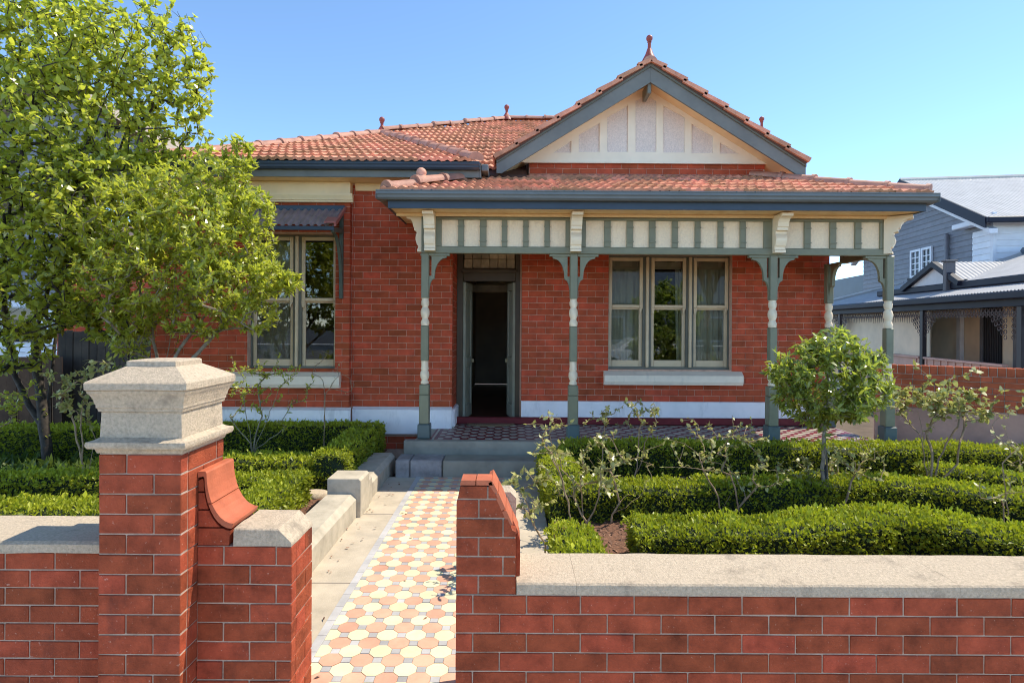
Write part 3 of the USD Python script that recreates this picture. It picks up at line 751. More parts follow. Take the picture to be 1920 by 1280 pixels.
# dark rooms behind the openings
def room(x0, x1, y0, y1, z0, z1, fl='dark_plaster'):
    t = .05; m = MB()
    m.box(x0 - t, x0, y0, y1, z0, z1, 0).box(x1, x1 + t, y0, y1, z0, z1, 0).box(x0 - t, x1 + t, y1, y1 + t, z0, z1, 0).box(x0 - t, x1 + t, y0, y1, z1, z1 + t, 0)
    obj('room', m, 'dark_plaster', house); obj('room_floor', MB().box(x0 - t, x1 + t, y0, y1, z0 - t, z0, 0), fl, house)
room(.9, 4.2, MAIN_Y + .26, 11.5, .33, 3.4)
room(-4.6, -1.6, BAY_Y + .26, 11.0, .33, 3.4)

# ---- doorway with open double doors
DY = 8.62
dl, dr = X(868, DY), X(966, DY)
dzt = Z(527, DY, 915)
dfr = MB()
dx0, dx1 = LXR + .002, MXL + .02
dfr.box(dx0, dl, DY, DY + .1, .36, 3.2, .006).box(dr, dx1, DY, DY + .1, .36, 3.2, .006)
dfr.box(dl + .001, dr - .001, DY + .001, DY + .099, dzt, dzt + .19, .006).box(dl + .001, dr - .001, DY + .001, DY + .099, 2.99, 3.2, .006)
door = obj('door_frame', dfr, 'door_frame_paint', house)
obj('transom_rail', MB().box(dl - .02, dr + .02, DY - .035, DY - .001, dzt + .12, dzt + .175, .01), 'door_frame_paint', door)
fx = np.linspace(dl + .01, dr - .01, 7)
for i in range(6):
    for q, (za, zb) in enumerate(((dzt + .195, dzt + .33), (dzt + .335, 2.985))):
        obj('fanlight_pane', MB().box(fx[i] + .003, fx[i + 1] - .003, DY + .03, DY + .05, za, zb, .003), 'fanlight_panel', door, tone=float(RNG.random()))
for hx, sgn, nm in ((dl + .012, 1, 'left'), (dr - .012, -1, 'right')):
    m = MB(); T = .045; Ln = .44
    ang = math.radians(80 if sgn > 0 else 78)
    U = np.array([sgn * math.cos(ang), math.sin(ang), 0]); Nn = np.cross(U, EZ)
    def leafbox(u0, u1, z0, z1, n0, n1, c=.006):
        v, f = cbox(np.array([u0, z0, n0]), np.array([u1, z1, n1]), c); return frame(v, (hx, DY + .05, 0), U, EZ, Nn), (f if np.dot(np.cross(U, EZ), Nn) > 0 else f[:, ::-1])
    for u0, u1, z0, z1 in ((0, .08, .38, dzt - .01), (Ln - .08, Ln, .38, dzt - .01), (.081, Ln - .081, .38, .58), (.081, Ln - .081, dzt - .13, dzt - .01), (.081, Ln - .081, 1.15, 1.3)):
        m.add(*leafbox(u0, u1, z0, z1, -T / 2, T / 2))
    lf = obj('door', m, 'door_paint', house, label=f'open grey green door leaf on the {nm} of the doorway')
    m = MB()
    for z0, z1 in ((.585, 1.145), (1.305, dzt - .135)):
        m.add(*leafbox(.085, Ln - .085, z0, z1, -.01, .01, .004))
    obj('door_panel', m, 'door_paint', lf)
    v, f = leafbox(Ln - .05, Ln - .03, 1.2, 1.26, .023 if sgn > 0 else -.06, .06 if sgn > 0 else -.023)
    obj('door_handle', (v, f), 'brass', lf)
hx0, hx1 = LXR - .05, MXL + .12
m = MB().box(hx0 - .05, hx0, 8.9, 14, .36, 3.3, 0).box(hx1, hx1 + .05, 8.73, 14, .36, 3.3, 0).box(hx0, hx1, 14, 14.05, .36, 3.3, 0).box(hx0 - .05, hx1 + .05, 8.73, 14, 3.3, 3.35, 0)
obj('hallway', m, 'hall_plaster', house); obj('hallway_floor', MB().box(hx0 - .05, hx1 + .05, 8.63, 14, .3, .352, 0), 'hall_floor', house)
obj('hall_arch', MB().box(X(880, 10.0), X(966, 10.0), 10.0, 10.1, Z(548, 10.0), Z(533, 10.0), .02), 'fanlight_panel', house, tone=.2)
obj('wall', MB().box(MXL - .02, MXL + .2, MAIN_Y + .252, 8.72, .3, 3.3, 0), 'house_mortar', house)

# ---- frieze, soffit, fascia and gutter of the left part
FB_Y = 7.65
ex1 = X(897, FB_Y)
cb = MB().box(BXL - .3, BXR + .012, BAY_Y - .035, BAY_Y - .001, Z(367, BAY_Y, 600), SOF_L - .002, .004)
cb.box(BXR - .02, BXR + .012, BAY_Y + .001, LEFT_Y - .002, Z(367, BAY_Y, 600), SOF_L - .002, .004)
obj('frieze_board', cb, 'cream_paint', house)
zt, zl = Z(365, BAY_Y, 600), Z(380, BAY_Y, 600)
mould = [(BAY_Y, zl), (BAY_Y - .045, zl), (BAY_Y - .045, zl + .02), (BAY_Y - .06, zl + .03), (BAY_Y - .062, zl + .045), (BAY_Y - .085, zt - .02), (BAY_Y - .085, zt), (BAY_Y, zt)]
obj('frieze_moulding', MB().prism_x(mould, BXL - .3, BXR + .05), 'cream_paint', house)
obj('frieze_moulding', MB().prism_x([(LEFT_Y, SOF_L - .10), (LEFT_Y - .02, SOF_L - .10), (LEFT_Y - .045, SOF_L - .03), (LEFT_Y - .045, SOF_L - .003), (LEFT_Y, SOF_L - .003)], BXR + .052, LXR + .3), 'cream_paint', house)
obj('soffit', MB().box(BXL - .3, ex1 - .02, FB_Y + .001, 8.4, SOF_L, SOF_L + .02, 0), 'cream_paint', house)
zf0, zf1 = Z(333, FB_Y, 700), Z(314, FB_Y, 700)
fas = MB().box(BXL - .32, ex1, FB_Y - .025, FB_Y, zf0, zf1 + .06, .003).box(ex1 + .001, ex1 + .025, FB_Y - .025, 9.6, zf0, zf1 + .06, .003)
obj('fascia', fas, 'barge_paint', house)


def gutter(name, x0, x1, y, z0, z1, w=.115, material='gutter_paint', ret=None):
    """An ogee gutter seen from the front; ret: (depth) of a return at the right end."""
    prof = Polygon([(y, z0), (y - w * .55, z0), (y - w * .8, z0 + .02), (y - w * .85, z0 + .045), (y - w, z0 + .06), (y - w, z1 - .012), (y - w - .008, z1 - .01), (y - w - .008, z1), (y - w + .012, z1), (y - w + .012, z0 + .06), (y - .012, z0 + .03), (y - .012, z1), (y, z1)])
    m = trimesh.creation.extrude_polygon(prof, x1 - x0, engine='earcut')
    mb = MB().add(np.stack([x0 + m.vertices[:, 2], m.vertices[:, 0], m.vertices[:, 1]], 1), m.faces)
    mb.box(x0 - .004, x0, y - w, y, z0, z1, 0).box(x1, x1 + .004, y - w, y, z0, z1, 0)
    obj(name, mb, material, house)
    return mb


gz0, gz1 = Z(315, 7.52, 700), Z(302, 7.52, 700)
gutter('gutter', BXL - .33, X(897, 7.53), 7.624, gz0, gz1, .11, 'fascia_paint')
obj('gutter', MB().box(ex1 + .026, ex1 + .12, 7.63, 9.6, gz0, gz1, .01), 'gutter_paint', house)

# ---- verandah: posts, brackets, frieze
BEAM_B, BEAM_T = Z(476, 7.25, 1079), Z(463, 7.25, 1079)
FR_T = Z(408, 7.25, 1079)
post_px = [797, 1075, 1448, 1665]
post_x = [X(q, POST_Y) for q in post_px]
ps = FPX / POST_Y
def zz_(py): return CAM_Z + (608 - py) / ps


def turned(cx, cy, n=18):
    """White turned sections of a post: upper of three beads, lower of a square and a bead."""
    r = .047
    up = [(r, zz_(611)), (r * 1.12, zz_(608)), (r * 1.15, zz_(604)), (r * .8, zz_(598.5)), (r * .82, zz_(597)), (r * 1.15, zz_(591)), (r * 1.2, zz_(586)), (r * 1.05, zz_(580)), (r * .78, zz_(577)), (r * .8, zz_(575.5)), (r * 1.05, zz_(572)), (r * 1.08, zz_(566)), (r * .9, zz_(563)), (r, zz_(560))]
    lo = [(r * 1.05, zz_(720)), (r * 1.1, zz_(717)), (r * .8, zz_(713)), (r * 1.1, zz_(709)), (r * 1.22, zz_(704)), (r * 1.15, zz_(698)), (r * .85, zz_(695)), (r * 1.05, zz_(693)), (r * 1.05, zz_(690)), (r * .95, zz_(688)), (r * .95, zz_(677))]
    return up, lo


def bracket_poly(side, arm=.30):
    """Curved bracket on one side of a post, (x, z) about the post's axis."""
    zt, zm, z2 = BEAM_B, zz_(520), zz_(553)
    pts = [(.047, zt), (arm, zt), (arm, zt - .028), (arm - .03, zt - .03), (arm - .035, zt - .055)]
    for t in np.linspace(0, math.pi / 2, 8):
        pts.append((arm - .045 - (arm - .165) * math.sin(t), zt - .058 - (zt - zm - .075) * (1 - math.cos(t))))
    pts += [(.118, zm + .0), (.118, zm - .02)]
    for t in np.linspace(0, math.pi / 2, 6):
        pts.append((.105 - .055 * math.sin(t), zm - .03 - (zm - z2 - .04) * (1 - math.cos(t))))
    pts += [(.047, z2)]
    P = Polygon([(side * a, b) for a, b in pts]).buffer(0)
    hole = sbox(.050, zm + .012, .080, zt - .025)
    if side < 0:
        hole = sbox(-.080, zm + .012, -.050, zt - .025)
    return P.difference(hole)


def post(cx, cy, sides, half=.047):
    blk = [MB().box(cx - h, cx + h, cy - h, cy + h, z0, z1, .008) for z0, z1, h in ((zz_(677), zz_(611), .047), (zz_(794), zz_(740), .062), (zz_(740) + .001, zz_(721), .060), (zz_(560), BEAM_B, .047))]
    pt = obj('verandah_post', blk[0], 'green_paint', house)
    for b_ in blk[1:]:
        obj('post_block', b_, 'green_paint', pt)
    obj('post_base', MB().box(cx - .079, cx + .079, cy - .079, cy + .079, FLOOR_Z, zz_(794) - .001, .012), 'blue_green_paint', pt)
    up, lo = turned(cx, cy)
    for prof in (up, lo):
        obj('turned_section', MB().lathe(prof, cx, cy, 18), 'ivory_paint', pt, smooth=40)
    for kind in sides:
        if kind in 'LR':
            obj('post_bracket', MB().prism(affinity.translate(bracket_poly(1 if kind == 'R' else -1), cx, 0), cy - .022, cy + .022), 'green_paint', pt)
        else:
            P = bracket_poly(1)
            mb = MB()
            mm = trimesh.creation.extrude_polygon(P, .044, engine='earcut')
            s = 1 if kind == 'B' else -1
            mb.add(np.stack([cx - .022 + mm.vertices[:, 2], cy + s * mm.vertices[:, 0], mm.vertices[:, 1]], 1), mm.faces if s > 0 else mm.faces[:, ::-1])
            obj('post_bracket', mb, 'green_paint', pt)
    obj('capital', MB().box(cx - (.31 if 'L' in sides else .06), cx + (.31 if 'R' in sides else .06), cy - .034, cy + .034, BEAM_B - .032, BEAM_B - .001, .004), 'green_paint', pt)


for cx, sd in zip(post_x, ('RB', 'LR', 'LR', 'LB')):
    post(cx, POST_Y, sd)
post(MXR - .06, MAIN_Y - .09, 'F')

fx0, fx1 = X(790, 7.25, 440), X(1669, 7.25, 440)
FY0, FY1 = 7.25, 7.33
def frieze(bounds_px, along='x'): pass
beam = obj('verandah_beam', MB().box(fx0, fx1, FY0, FY1, BEAM_B, BEAM_T, .006), 'green_paint', house)
obj('verandah_beam', MB().box(fx0, fx1, FY0 + .003, FY1, Z(413, 7.25, 1079), FR_T, .004), 'green_paint', house)
groups = [[(828, 859), (870, 900), (912, 941), (951, 981), (991, 1021), (1031, 1060.5)],
          [(1098.5, 1133), (1145, 1175), (1187, 1217), (1229, 1260), (1271, 1303), (1313.5, 1346), (1356.5, 1387.5), (1398.5, 1432)],
          [(1473, 1508), (1520, 1556), (1568, 1603), (1615, 1650)]]
pz0, pz1 = BEAM_T + .001, Z(413, 7.25, 1079) - .001
edge = [fx0]
for gset in groups:
    for a, b in gset:
        xa, xb = X(a, 7.26, 440), X(b, 7.26, 440)
        pn = obj('frieze_panel', MB().box(xa - .02, xb + .02, FY0 + .028, FY0 + .045, pz0 - .01, pz1 + .01, .002), 'stipple_panel', house)
        edge += [xa, xb]
edge.append(fx1)
for a, b in zip(edge[::2], edge[1::2]):
    fb = MB().box(a, b, FY0 + .004, FY1 - .004, pz0, pz1, .003)
    if b - a < .12:
        fb.box(a - .006, b + .006, FY0 - .004, FY0 + .003, pz0 + .06, pz0 + .075, .002).box(a - .006, b + .006, FY0 - .004, FY0 + .003, pz1 - .09, pz1 - .075, .002)
    obj('frieze_stud', fb, 'green_paint', house)


def corbel_profile(proj, h):
    """(out, z) of a stepped console: out from the wall, z from its foot."""
    return [(0, 0), (.30 * proj, 0), (.30 * proj, .06 * h), (.24 * proj, .09 * h), (.24 * proj, .16 * h), (.30 * proj, .18 * h)] + \
        [(proj * (.30 + .10 * math.sin(t * math.pi)), h * (.18 + .36 * t)) for t in np.linspace(.05, .9, 6)] + \
        [(.36 * proj, .56 * h), (.50 * proj, .58 * h), (.50 * proj, .66 * h), (.56 * proj, .68 * h)] + \
        [(proj * (.56 + .34 * (1 - math.cos(t))), h * (.68 + .22 * math.sin(t))) for t in np.linspace(.1, math.pi / 2, 5)] + [(proj, .92 * h), (proj, h), (0, h)]


def corbel(cx, cy, ang, proj=.28, w=.14, z0=None, z1=None):
    z0 = BEAM_T - .065 if z0 is None else z0; z1 = z1 or FR_T + .03
    out = np.array([math.sin(ang), -math.cos(ang), 0]); side = np.cross(EZ, out)
    m = trimesh.creation.extrude_polygon(Polygon(corbel_profile(proj, z1 - z0)).buffer(0), w, engine='earcut')
    v = np.array([cx, cy, z0]) + m.vertices[:, :1] * out + m.vertices[:, 1:2] * EZ + (m.vertices[:, 2:3] - w / 2) * np.cross(out, EZ)
    obj('corbel', (v, m.faces), 'ivory_paint', house)


for q in (807, 1079, 1459):
    corbel(X(q, 7.24, 440), FY0 + .002, 0, .27, .135)
corbel(fx1 - .04, FY0 + .05, math.radians(52), .30, .15)
corbel(fx0 + .002, FY0 + .10, math.radians(-90), .20, .13)
# side friezes
for xs, ye, sgn in ((fx0, LEFT_Y, 1), (fx1 - .08, MAIN_Y - .13, -1)):
    m = MB().box(xs, xs + .08, FY1 + .001, ye, BEAM_B, BEAM_T, .005).box(xs, xs + .08, FY1 + .001, ye, Z(413, 7.25), FR_T, .004)
    n = int((ye - FY1) / .22)
    ys = np.linspace(FY1, ye, n + 1)
    for i in range(n):
        m.box(xs + .002, xs + .078, ys[i + 1] - .07, ys[i + 1] - .002, pz0, pz1, .003)
        obj('frieze_panel', MB().box(xs + .03, xs + .05, ys[i] + .002, ys[i + 1] - .072, pz0, pz1, .002), 'stipple_panel', house)
    obj('side_frieze', m, 'green_paint', house)

# verandah eave
FA_Y = 6.90
fax0, fax1 = X(728, FA_Y, 385), X(1735, FA_Y, 385)
fz0, fz1 = Z(394, FA_Y, 1240), Z(376, FA_Y, 1240)
obj('fascia', MB().box(fax0, fax1, FA_Y - .022, FA_Y, fz0, fz1 + .03, .003).box(fax0, fax0 + .022, FA_Y + .001, 8.0, fz0, fz1 + .03, .003).box(fax1 - .022, fax1, FA_Y + .001, MAIN_Y + .4, fz0, fz1 + .03, .003), 'fascia_paint', house)
sz = fz0 + .012
obj('soffit', MB().box(fax0 + .023, fax1 - .023, FA_Y + .001, FY0 - .001, sz, sz + .015, 0), 'cream_paint', house)
obj('soffit', MB().box(fax0 + .023, fx0 - .001, FY0 + .001, 7.99, sz, sz + .015, 0), 'cream_paint', house)
obj('soffit', MB().box(fx1 + .001, fax1 - .023, FY0 + .001, MAIN_Y + .3, sz, sz + .015, 0), 'cream_paint', house)
obj('soffit_bead', MB().box(fax0 + .03, fax1 - .03, FY0 - .03, FY0 - .002, FR_T + .002, sz - .001, .006), 'cream_paint', house)
obj('ceiling', MB().box(fx0 + .08, fx1 - .08, FY1 + .001, MAIN_Y - .001, 3.16, 3.18, 0), 'cream_paint', house)
obj('ceiling', MB().box(LXR, MXL, MAIN_Y + .0, 8.62, 3.165, 3.18, 0), 'cream_paint', house)
gz0v, gz1v = Z(376, 6.79, 1240), Z(360, 6.79, 1240)
gutter('gutter', X(706, 6.79, 365), X(1759, 6.79, 365), FA_Y - .024, gz0v, gz1v, .12)
gx0, gx1 = X(706, 6.79, 365), X(1759, 6.79, 365)
obj('gutter', MB().box(fax0 - .115, fax0 - .002, FA_Y + .0, 7.98, gz0v, gz1v, .012), 'gutter_paint', house)
obj('gutter', MB().box(fax1 + .002, fax1 + .115, FA_Y + .0, MAIN_Y + .4, gz0v, gz1v, .012), 'gutter_paint', house)

# ---------------------------------------------------------------- roofs
TV = []


def tile_mesh(w=.235, l=.40, n=12, lift=.052):
    u = np.linspace(0, 1, n + 1)
    h = .023 * np.maximum(0, np.sin(2 * np.pi * 2 * u - .6)) ** 0.8 + .003 * np.cos(2 * np.pi * 2 * u)
    rows = []
    for s, dz in ((l, .004), (0.0, lift), (0.004, lift - .042)):
        rows.append(np.stack([u * w, np.full(n + 1, s), h + dz], 1))
    v = np.vstack(rows); k = n + 1; q = []
    for i in range(n):
        q.append([k + i, k + i + 1, i + 1, i]); q.append([2 * k + i, 2 * k + i + 1, k + i + 1, k + i])
    q = np.array(q)
    return v, np.vstack([q[:, [0, 1, 2]], q[:, [0, 2, 3]]])


TILE_V, TILE_F = tile_mesh()
TILES = []


def tile_roof(name, O, U, S, poly, seed, gauge=.335, w=.232, cull=True, lo=.0):
    """Tiles over a roof plane: poly in (u, s), u along the eave, s up the slope."""
    O, U, S = map(lambda a: np.asarray(a, float), (O, U, S)); U = U / np.linalg.norm(U); S = S / np.linalg.norm(S); N = np.cross(U, S)
    if N[2] < 0: N = -N
    P = Polygon(poly); x0, y0, x1, y1 = P.bounds
    under = trimesh.creation.extrude_polygon(P, .03, engine='earcut')
    par = obj(name, (frame(under.vertices - [0, 0, .034], O, U, S, N), under.faces), 'dark_bed', house)
    r = np.random.default_rng(seed); out = []
    big = P.buffer(.02)
    for jr in range(int((y1 - y0) / gauge) + 1):
        for i in range(-1, int((x1 - x0) / w) + 2):
            a, b = x0 + (i + (.5 if jr % 2 else 0)) * w, y0 + jr * gauge - .03
            cell = sbox(a, b, a + w, b + gauge)
            ia = cell.intersection(P).area / cell.area
            if ia < .12:
                continue
            v = TILE_V + [a, b, 0] + [r.normal(0, .003), r.normal(0, .005), r.normal(0, .0025)]
            f = TILE_F
            if ia < .97:
                m = trimesh.Trimesh(v, f, process=False)
                ring = np.array(P.exterior.coords)[:-1]
                if P.exterior.is_ccw is False: ring = ring[::-1]
                for k in range(len(ring)):
                    e0, e1 = ring[k], ring[(k + 1) % len(ring)]
                    d = e1 - e0
                    if abs(d[1]) < 1e-6 and abs(e0[1] - y0) < 1e-6:
                        continue
                    nn = np.array([-d[1], d[0], 0]); nn /= np.linalg.norm(nn)
                    if m is not None and len(m.faces):
                        m = trimesh.intersections.slice_mesh_plane(m, nn, [e0[0], e0[1], 0])
                if m is None or not len(m.faces):
                    continue
                v, f = np.asarray(m.vertices), np.asarray(m.faces)
            wv = frame(v, O, U, S, N)
            c = wv.mean(0)
            TILES.append((1 / c[1] ** 2 * len(f), par, wv, f, float(np.clip(r.normal(.5, .22), 0, 1))))
    return par


def cap_piece(p0, p1, r=.085, rise=.0, sides=9):
    """One half-round ridge tile from p0 (lower end) to p1."""
    p0, p1 = np.asarray(p0, float), np.asarray(p1, float); d = (p1 - p0) / np.linalg.norm(p1 - p0)
    s = np.cross(d, EZ); s /= np.linalg.norm(s); n = np.cross(s, d)
    g = np.linspace(-.1, math.pi + .1, sides)
    rings = []
    for q, k in ((p0 - d * .0, 1.22), (p0 + d * .045, 1.22), (p0 + d * .05, 1.03), (p1 + d * .03, .93)):
        rings.append(q + r * k * (np.cos(g)[:, None] * s + np.sin(g)[:, None] * n * .85))
    v = np.vstack(rings); f = []
    for a in range(3):
        for i in range(sides - 1):
            b = a * sides + i; f += [[b, b + 1, b + sides + 1], [b, b + sides + 1, b + sides]]
    for i in range(1, sides - 1):
        f.append([0, i + 1, i])
    return v, np.array(f)[:, ::-1]


def cap_run(name, p0, p1, parent, r=.085, L=.42, seed=1):
    p0, p1 = np.asarray(p0, float), np.asarray(p1, float); n = max(1, int(round(np.linalg.norm(p1 - p0) / L)))
    rr = np.random.default_rng(seed)
    for i in range(n):
        a, b = p0 + (p1 - p0) * i / n, p0 + (p1 - p0) * (i + 1) / n
        j = rr.normal(0, .006, 3)
        obj(name, cap_piece(a + j, b + j, r), 'ridge_tile', parent, smooth=40, tone=None)


def finial(p, h, s=1.0):
    x, y, z = p
    prof = [(.115 * s, z - .06), (.10 * s, z), (.055 * s, z + .09 * h / .3), (.032 * s, z + .16 * h / .3), (.024 * s, z + .18 * h / .3), (.022 * s, z + .26 * h / .3)]
    hz = z + .26 * h / .3
    R = .046 * s
    prof += [(.030 * s, hz), (.03 * s, hz + .01)] + [(R * math.sin(t), hz + .01 + R - R * math.cos(t)) for t in np.linspace(.6, math.pi, 8)]
    obj('finial', MB().lathe(prof, x, y, 14), 'finial_clay', house, smooth=40)


# left front hip
A = np.array([X(286, 7.55, 303), 7.52, gz1 - .005]); B = np.array([X(893, 7.52, 303), 7.52, gz1 - .005])
C = at(716, 254, 11.4)
S1 = np.array([0, C[1] - A[1], C[2] - A[2]]); ls = np.linalg.norm(S1)
r1 = tile_roof('roof', A, EX, S1, [(0, 0), (B[0] - A[0], 0), (C[0] - A[0], ls)], 61)
Bb = np.array([B[0], 16.0, B[2]]); Cb = np.array([C[0], 16.0, C[2]])
def plain_plane(pts, name='roof_back'):
    v = np.array(pts); n = len(v)
    obj(name, (np.vstack([v, v - [0, 0, .03]]), np.array([[0, i, i + 1] for i in range(1, n - 1)] + [[n, n + i + 1, n + i] for i in range(1, n - 1)])), 'roof_tile', house, tone=.5)
plain_plane([B, np.array([B[0], 12, B[2]]), np.array([C[0], 14.0, C[2]]), C])
plain_plane([A, C, np.array([C[0], 14.0, C[2]]), np.array([A[0], 12, A[2]])])
cap_run('ridge_cap', B + [0, 0, .04], C + [0, 0, .04], r1, .09, .42, 2)
cap_run('ridge_cap', A + [0, 0, .04], C + [0, 0, .04], r1, .09, .42, 3)
finial(C + [0, 0, .05], .22, 1.25)
# main roof, front slope
SL = .5
def zF(d): return 3.90 + SL * (d - 8.1)
dM = 13.2
Mx = X(950, dM, 228); Mp = np.array([Mx, dM, zF(dM)])
SM = np.array([0, 1, SL]); lm = math.sqrt(1 + SL ** 2)
OM = np.array([-3.5, 8.1, zF(8.1)])
r2 = tile_roof('roof', OM, EX, SM, [(2.9, 0), (3.70, 0), (3.70, .0 + 2.0 * lm), (5.5, 3.2 * lm), (5.5, (dM - 8.1) * lm), (Mx - OM[0], (dM - 8.1) * lm), (C[0] - .1 - OM[0], (11.35 - 8.1) * lm)], 62)
cap_run('ridge_cap', np.array([C[0], 11.42, zF(11.42) + .05]), Mp + [0, 0, .05], r2, .09, .42, 4)
cap_run('ridge_cap', Mp + [0, 0, .05], np.array([Mx + 3.0, dM, zF(dM) + .05]), r2, .09, .42, 5)
finial(Mp + [0, 0, .06], .22, 1.3)
plain_plane([Mp, np.array([Mx + 4, dM, Mp[2]]), np.array([Mx + 4, 18, 4.0]), np.array([Mx - 3, 18, 4.0])])
# verandah roof
zE = gz1v - .008
VS = (Z(335, MAIN_Y, 1200) - zE) / (MAIN_Y - 6.82)
OV = np.array([fax0 - .08, 6.82, zE]); wv = fax1 + .08 - OV[0]; lv = math.sqrt(1 + VS ** 2)
hgt = (MAIN_Y - 6.82)
r3 = tile_roof('roof', OV, EX, np.array([0, 1, VS]), [(0, 0), (wv, 0), (wv - hgt, hgt * lv), (hgt, hgt * lv)], 63, .30, .225)
tl = OV + [hgt, hgt, VS * hgt]; tr = OV + [wv - hgt, hgt, VS * hgt]
cap_run('ridge_cap', OV + [.05, .05, .06], OV + np.array([.95, .95, VS * .95]) + [0, 0, .06], r3, .10, .42, 6)
cap_run('ridge_cap', OV + [wv - .05, .05, .05], tr + [0, 0, .05], r3, .09, .42, 7)
plain_plane([OV, tl, OV + [hgt, hgt + .4, VS * hgt], OV + [0, 1.6, 0]], 'roof_side')
plain_plane([OV + [wv, 0, 0], OV + [wv, 2.2, 0], tr + [0, 1.2, 0], tr], 'roof_side')
k_ = OV + np.array([.42, .42, VS * .42 + .15])
obj('hip_knob', MB().lathe([(.10, k_[2] - .1), (.07, k_[2] - .02)] + [(.066 * math.sin(t), k_[2] + .03 - .066 * math.cos(t)) for t in np.linspace(.9, math.pi, 7)], k_[0], k_[1], 12), 'ridge_tile', r3, smooth=40)
obj('flashing', MB().prism_x([(MAIN_Y - .16, OV[2] + VS * (hgt - .16) + .035), (MAIN_Y - .004, OV[2] + VS * hgt + .065), (MAIN_Y - .004, OV[2] + VS * hgt), (MAIN_Y - .16, OV[2] + VS * (hgt - .16) + .02)], GABX0, GABX1), 'ridge_tile', house)

# ---- front gable
BGY, PANY = 7.93, MAIN_Y - .03
ap = at(1220, 117, BGY); lo_l = at(931, 299, BGY); lo_r = at(1511, 306, BGY)
gcx = ap[0]
vth = .275
for q, sg in ((lo_l, -1), (lo_r, 1)):
    dx_ = q[0] - gcx; sl_ = (ap[2] - q[2]) / abs(dx_)
    P = Polygon([(gcx, ap[2]), (q[0], q[2]), (q[0], q[2] - .19), (q[0] - sg * .07, q[2] - .19), (gcx, ap[2] - vth)]) if sg < 0 else Polygon([(gcx + .002, ap[2]), (gcx + .002, ap[2] - vth), (q[0] - sg * .07, q[2] - .19), (q[0], q[2] - .19), (q[0], q[2])])
    obj('barge_board', MB().prism(P.buffer(0), BGY, BGY + .03), 'barge_paint', house)
    P = Polygon([(gcx + sg * .001, ap[2] + .004), (q[0], q[2] + .004), (q[0], q[2] - .055), (gcx + sg * .001, ap[2] - .065)]).buffer(0)
    obj('barge_moulding', MB().prism(P, BGY - .02, BGY - .001), 'barge_trim_paint', house)
    # lining under the overhang
    P = Polygon([(gcx + sg * .001, ap[2] - .16), (q[0], q[2] - .12), (q[0], q[2] - .14), (gcx + sg * .001, ap[2] - .18)]).buffer(0)
    obj('gable_soffit', MB().prism(P, BGY + .031, PANY + .3), 'cream_paint', house)
    # tiles of the gable roof: the verge courses
    O = np.array([q[0], BGY - .03, q[2] + .012]); S = np.array([gcx - q[0], 0, ap[2] - q[2]]); Ls = np.linalg.norm(S)
    Sn = S / Ls; Nn = np.array([-Sn[2] * (-1 if sg < 0 else 1), 0, 0]); Nn = np.array([-Sn[2], 0, Sn[0]]); Nn = Nn if Nn[2] > 0 else -Nn
    kq = 0
    while kq * .335 < Ls - .02:
        a_, b_ = kq * .335 - .02, min((kq + 1) * .335 + .02, Ls)
        v = np.array([O + EY * yy + Sn * ss + Nn * nn for yy in (-.035, .10) for ss, nn in ((a_, .0), (a_, .062), (b_, .024), (b_, -.025))])
        obj('verge_tile', trimesh.convex.convex_hull(v), 'roof_tile', house, tone=float(RNG.uniform(.3, .8)))
        kq += 1
    if sg < 0:
        O2 = O + EY * 3.5
        rp_ = tile_roof('roof', O2, -EY, S, [(0, 0), (3.5, 0), (3.5, Ls - .07), (0, Ls - .07)], 64)
    else:
        rp_ = tile_roof('roof', O, EY, S, [(0, 0), (3.5, 0), (3.5, Ls - .07), (0, Ls - .07)], 65)
cap_run('ridge_cap', np.array([gcx, BGY - .04, ap[2] + .005]), np.array([gcx, 11.3, ap[2] + .005]), rp_, .075, .42, 8)
finial(np.array([gcx - .005, BGY + .06, ap[2] + .05]), .29, 1.0)
obj('gable_block', MB().box(gcx - .035, gcx + .02, BGY + .031, PANY - .05, ap[2] - vth - .14, ap[2] - vth + .02, .008), 'frame_paint', house)
# panelled face
pb0 = Z(307, PANY, 1210)
gx = X(1211, PANY, 300)
slp = (ap[2] - lo_l[2]) / (gcx - lo_l[0])
tri = Polygon([(X(985, PANY, 305), pb0), (X(1440, PANY, 310), pb0), (X(1440, PANY, 310) + .3, pb0 + .05), (gx, ap[2] - .17), (X(985, PANY, 305) - .3, pb0 + .05)])
def gline(px, py): q = at(px, py, PANY); return (q[0], q[2])
pan = []
for a, b, ya, yb, yl in ((1037, 1071, 287, 265, 287), (1085, 1124, 253, 232, 286), (1138, 1177, 221, 199, 286), (1191, 1230, 187, 187, 286), (1243, 1283, 199, 221, 287), (1296, 1336, 233, 257, 288), (1349, 1384, 268, 289, 289)):
    pts = [gline(a, yl), gline(b, yl), gline(b, yb), gline(a, ya)]
    if a == 1191:
        pts = [gline(a, yl), gline(b, yl), gline(b, 190), gline(1211, 180), gline(a, 190)]
    pan.append(Polygon(pts).buffer(0))
face = tri.difference(unary_union(pan))
gf = obj('gable_face', MB().prism(face.buffer(0), PANY - .02, PANY + .015), 'gable_paint', house)
for P in pan:
    obj('gable_panel', MB().prism(P.buffer(.01, join_style=2), PANY - .002, PANY + .01), 'gable_stipple', gf)
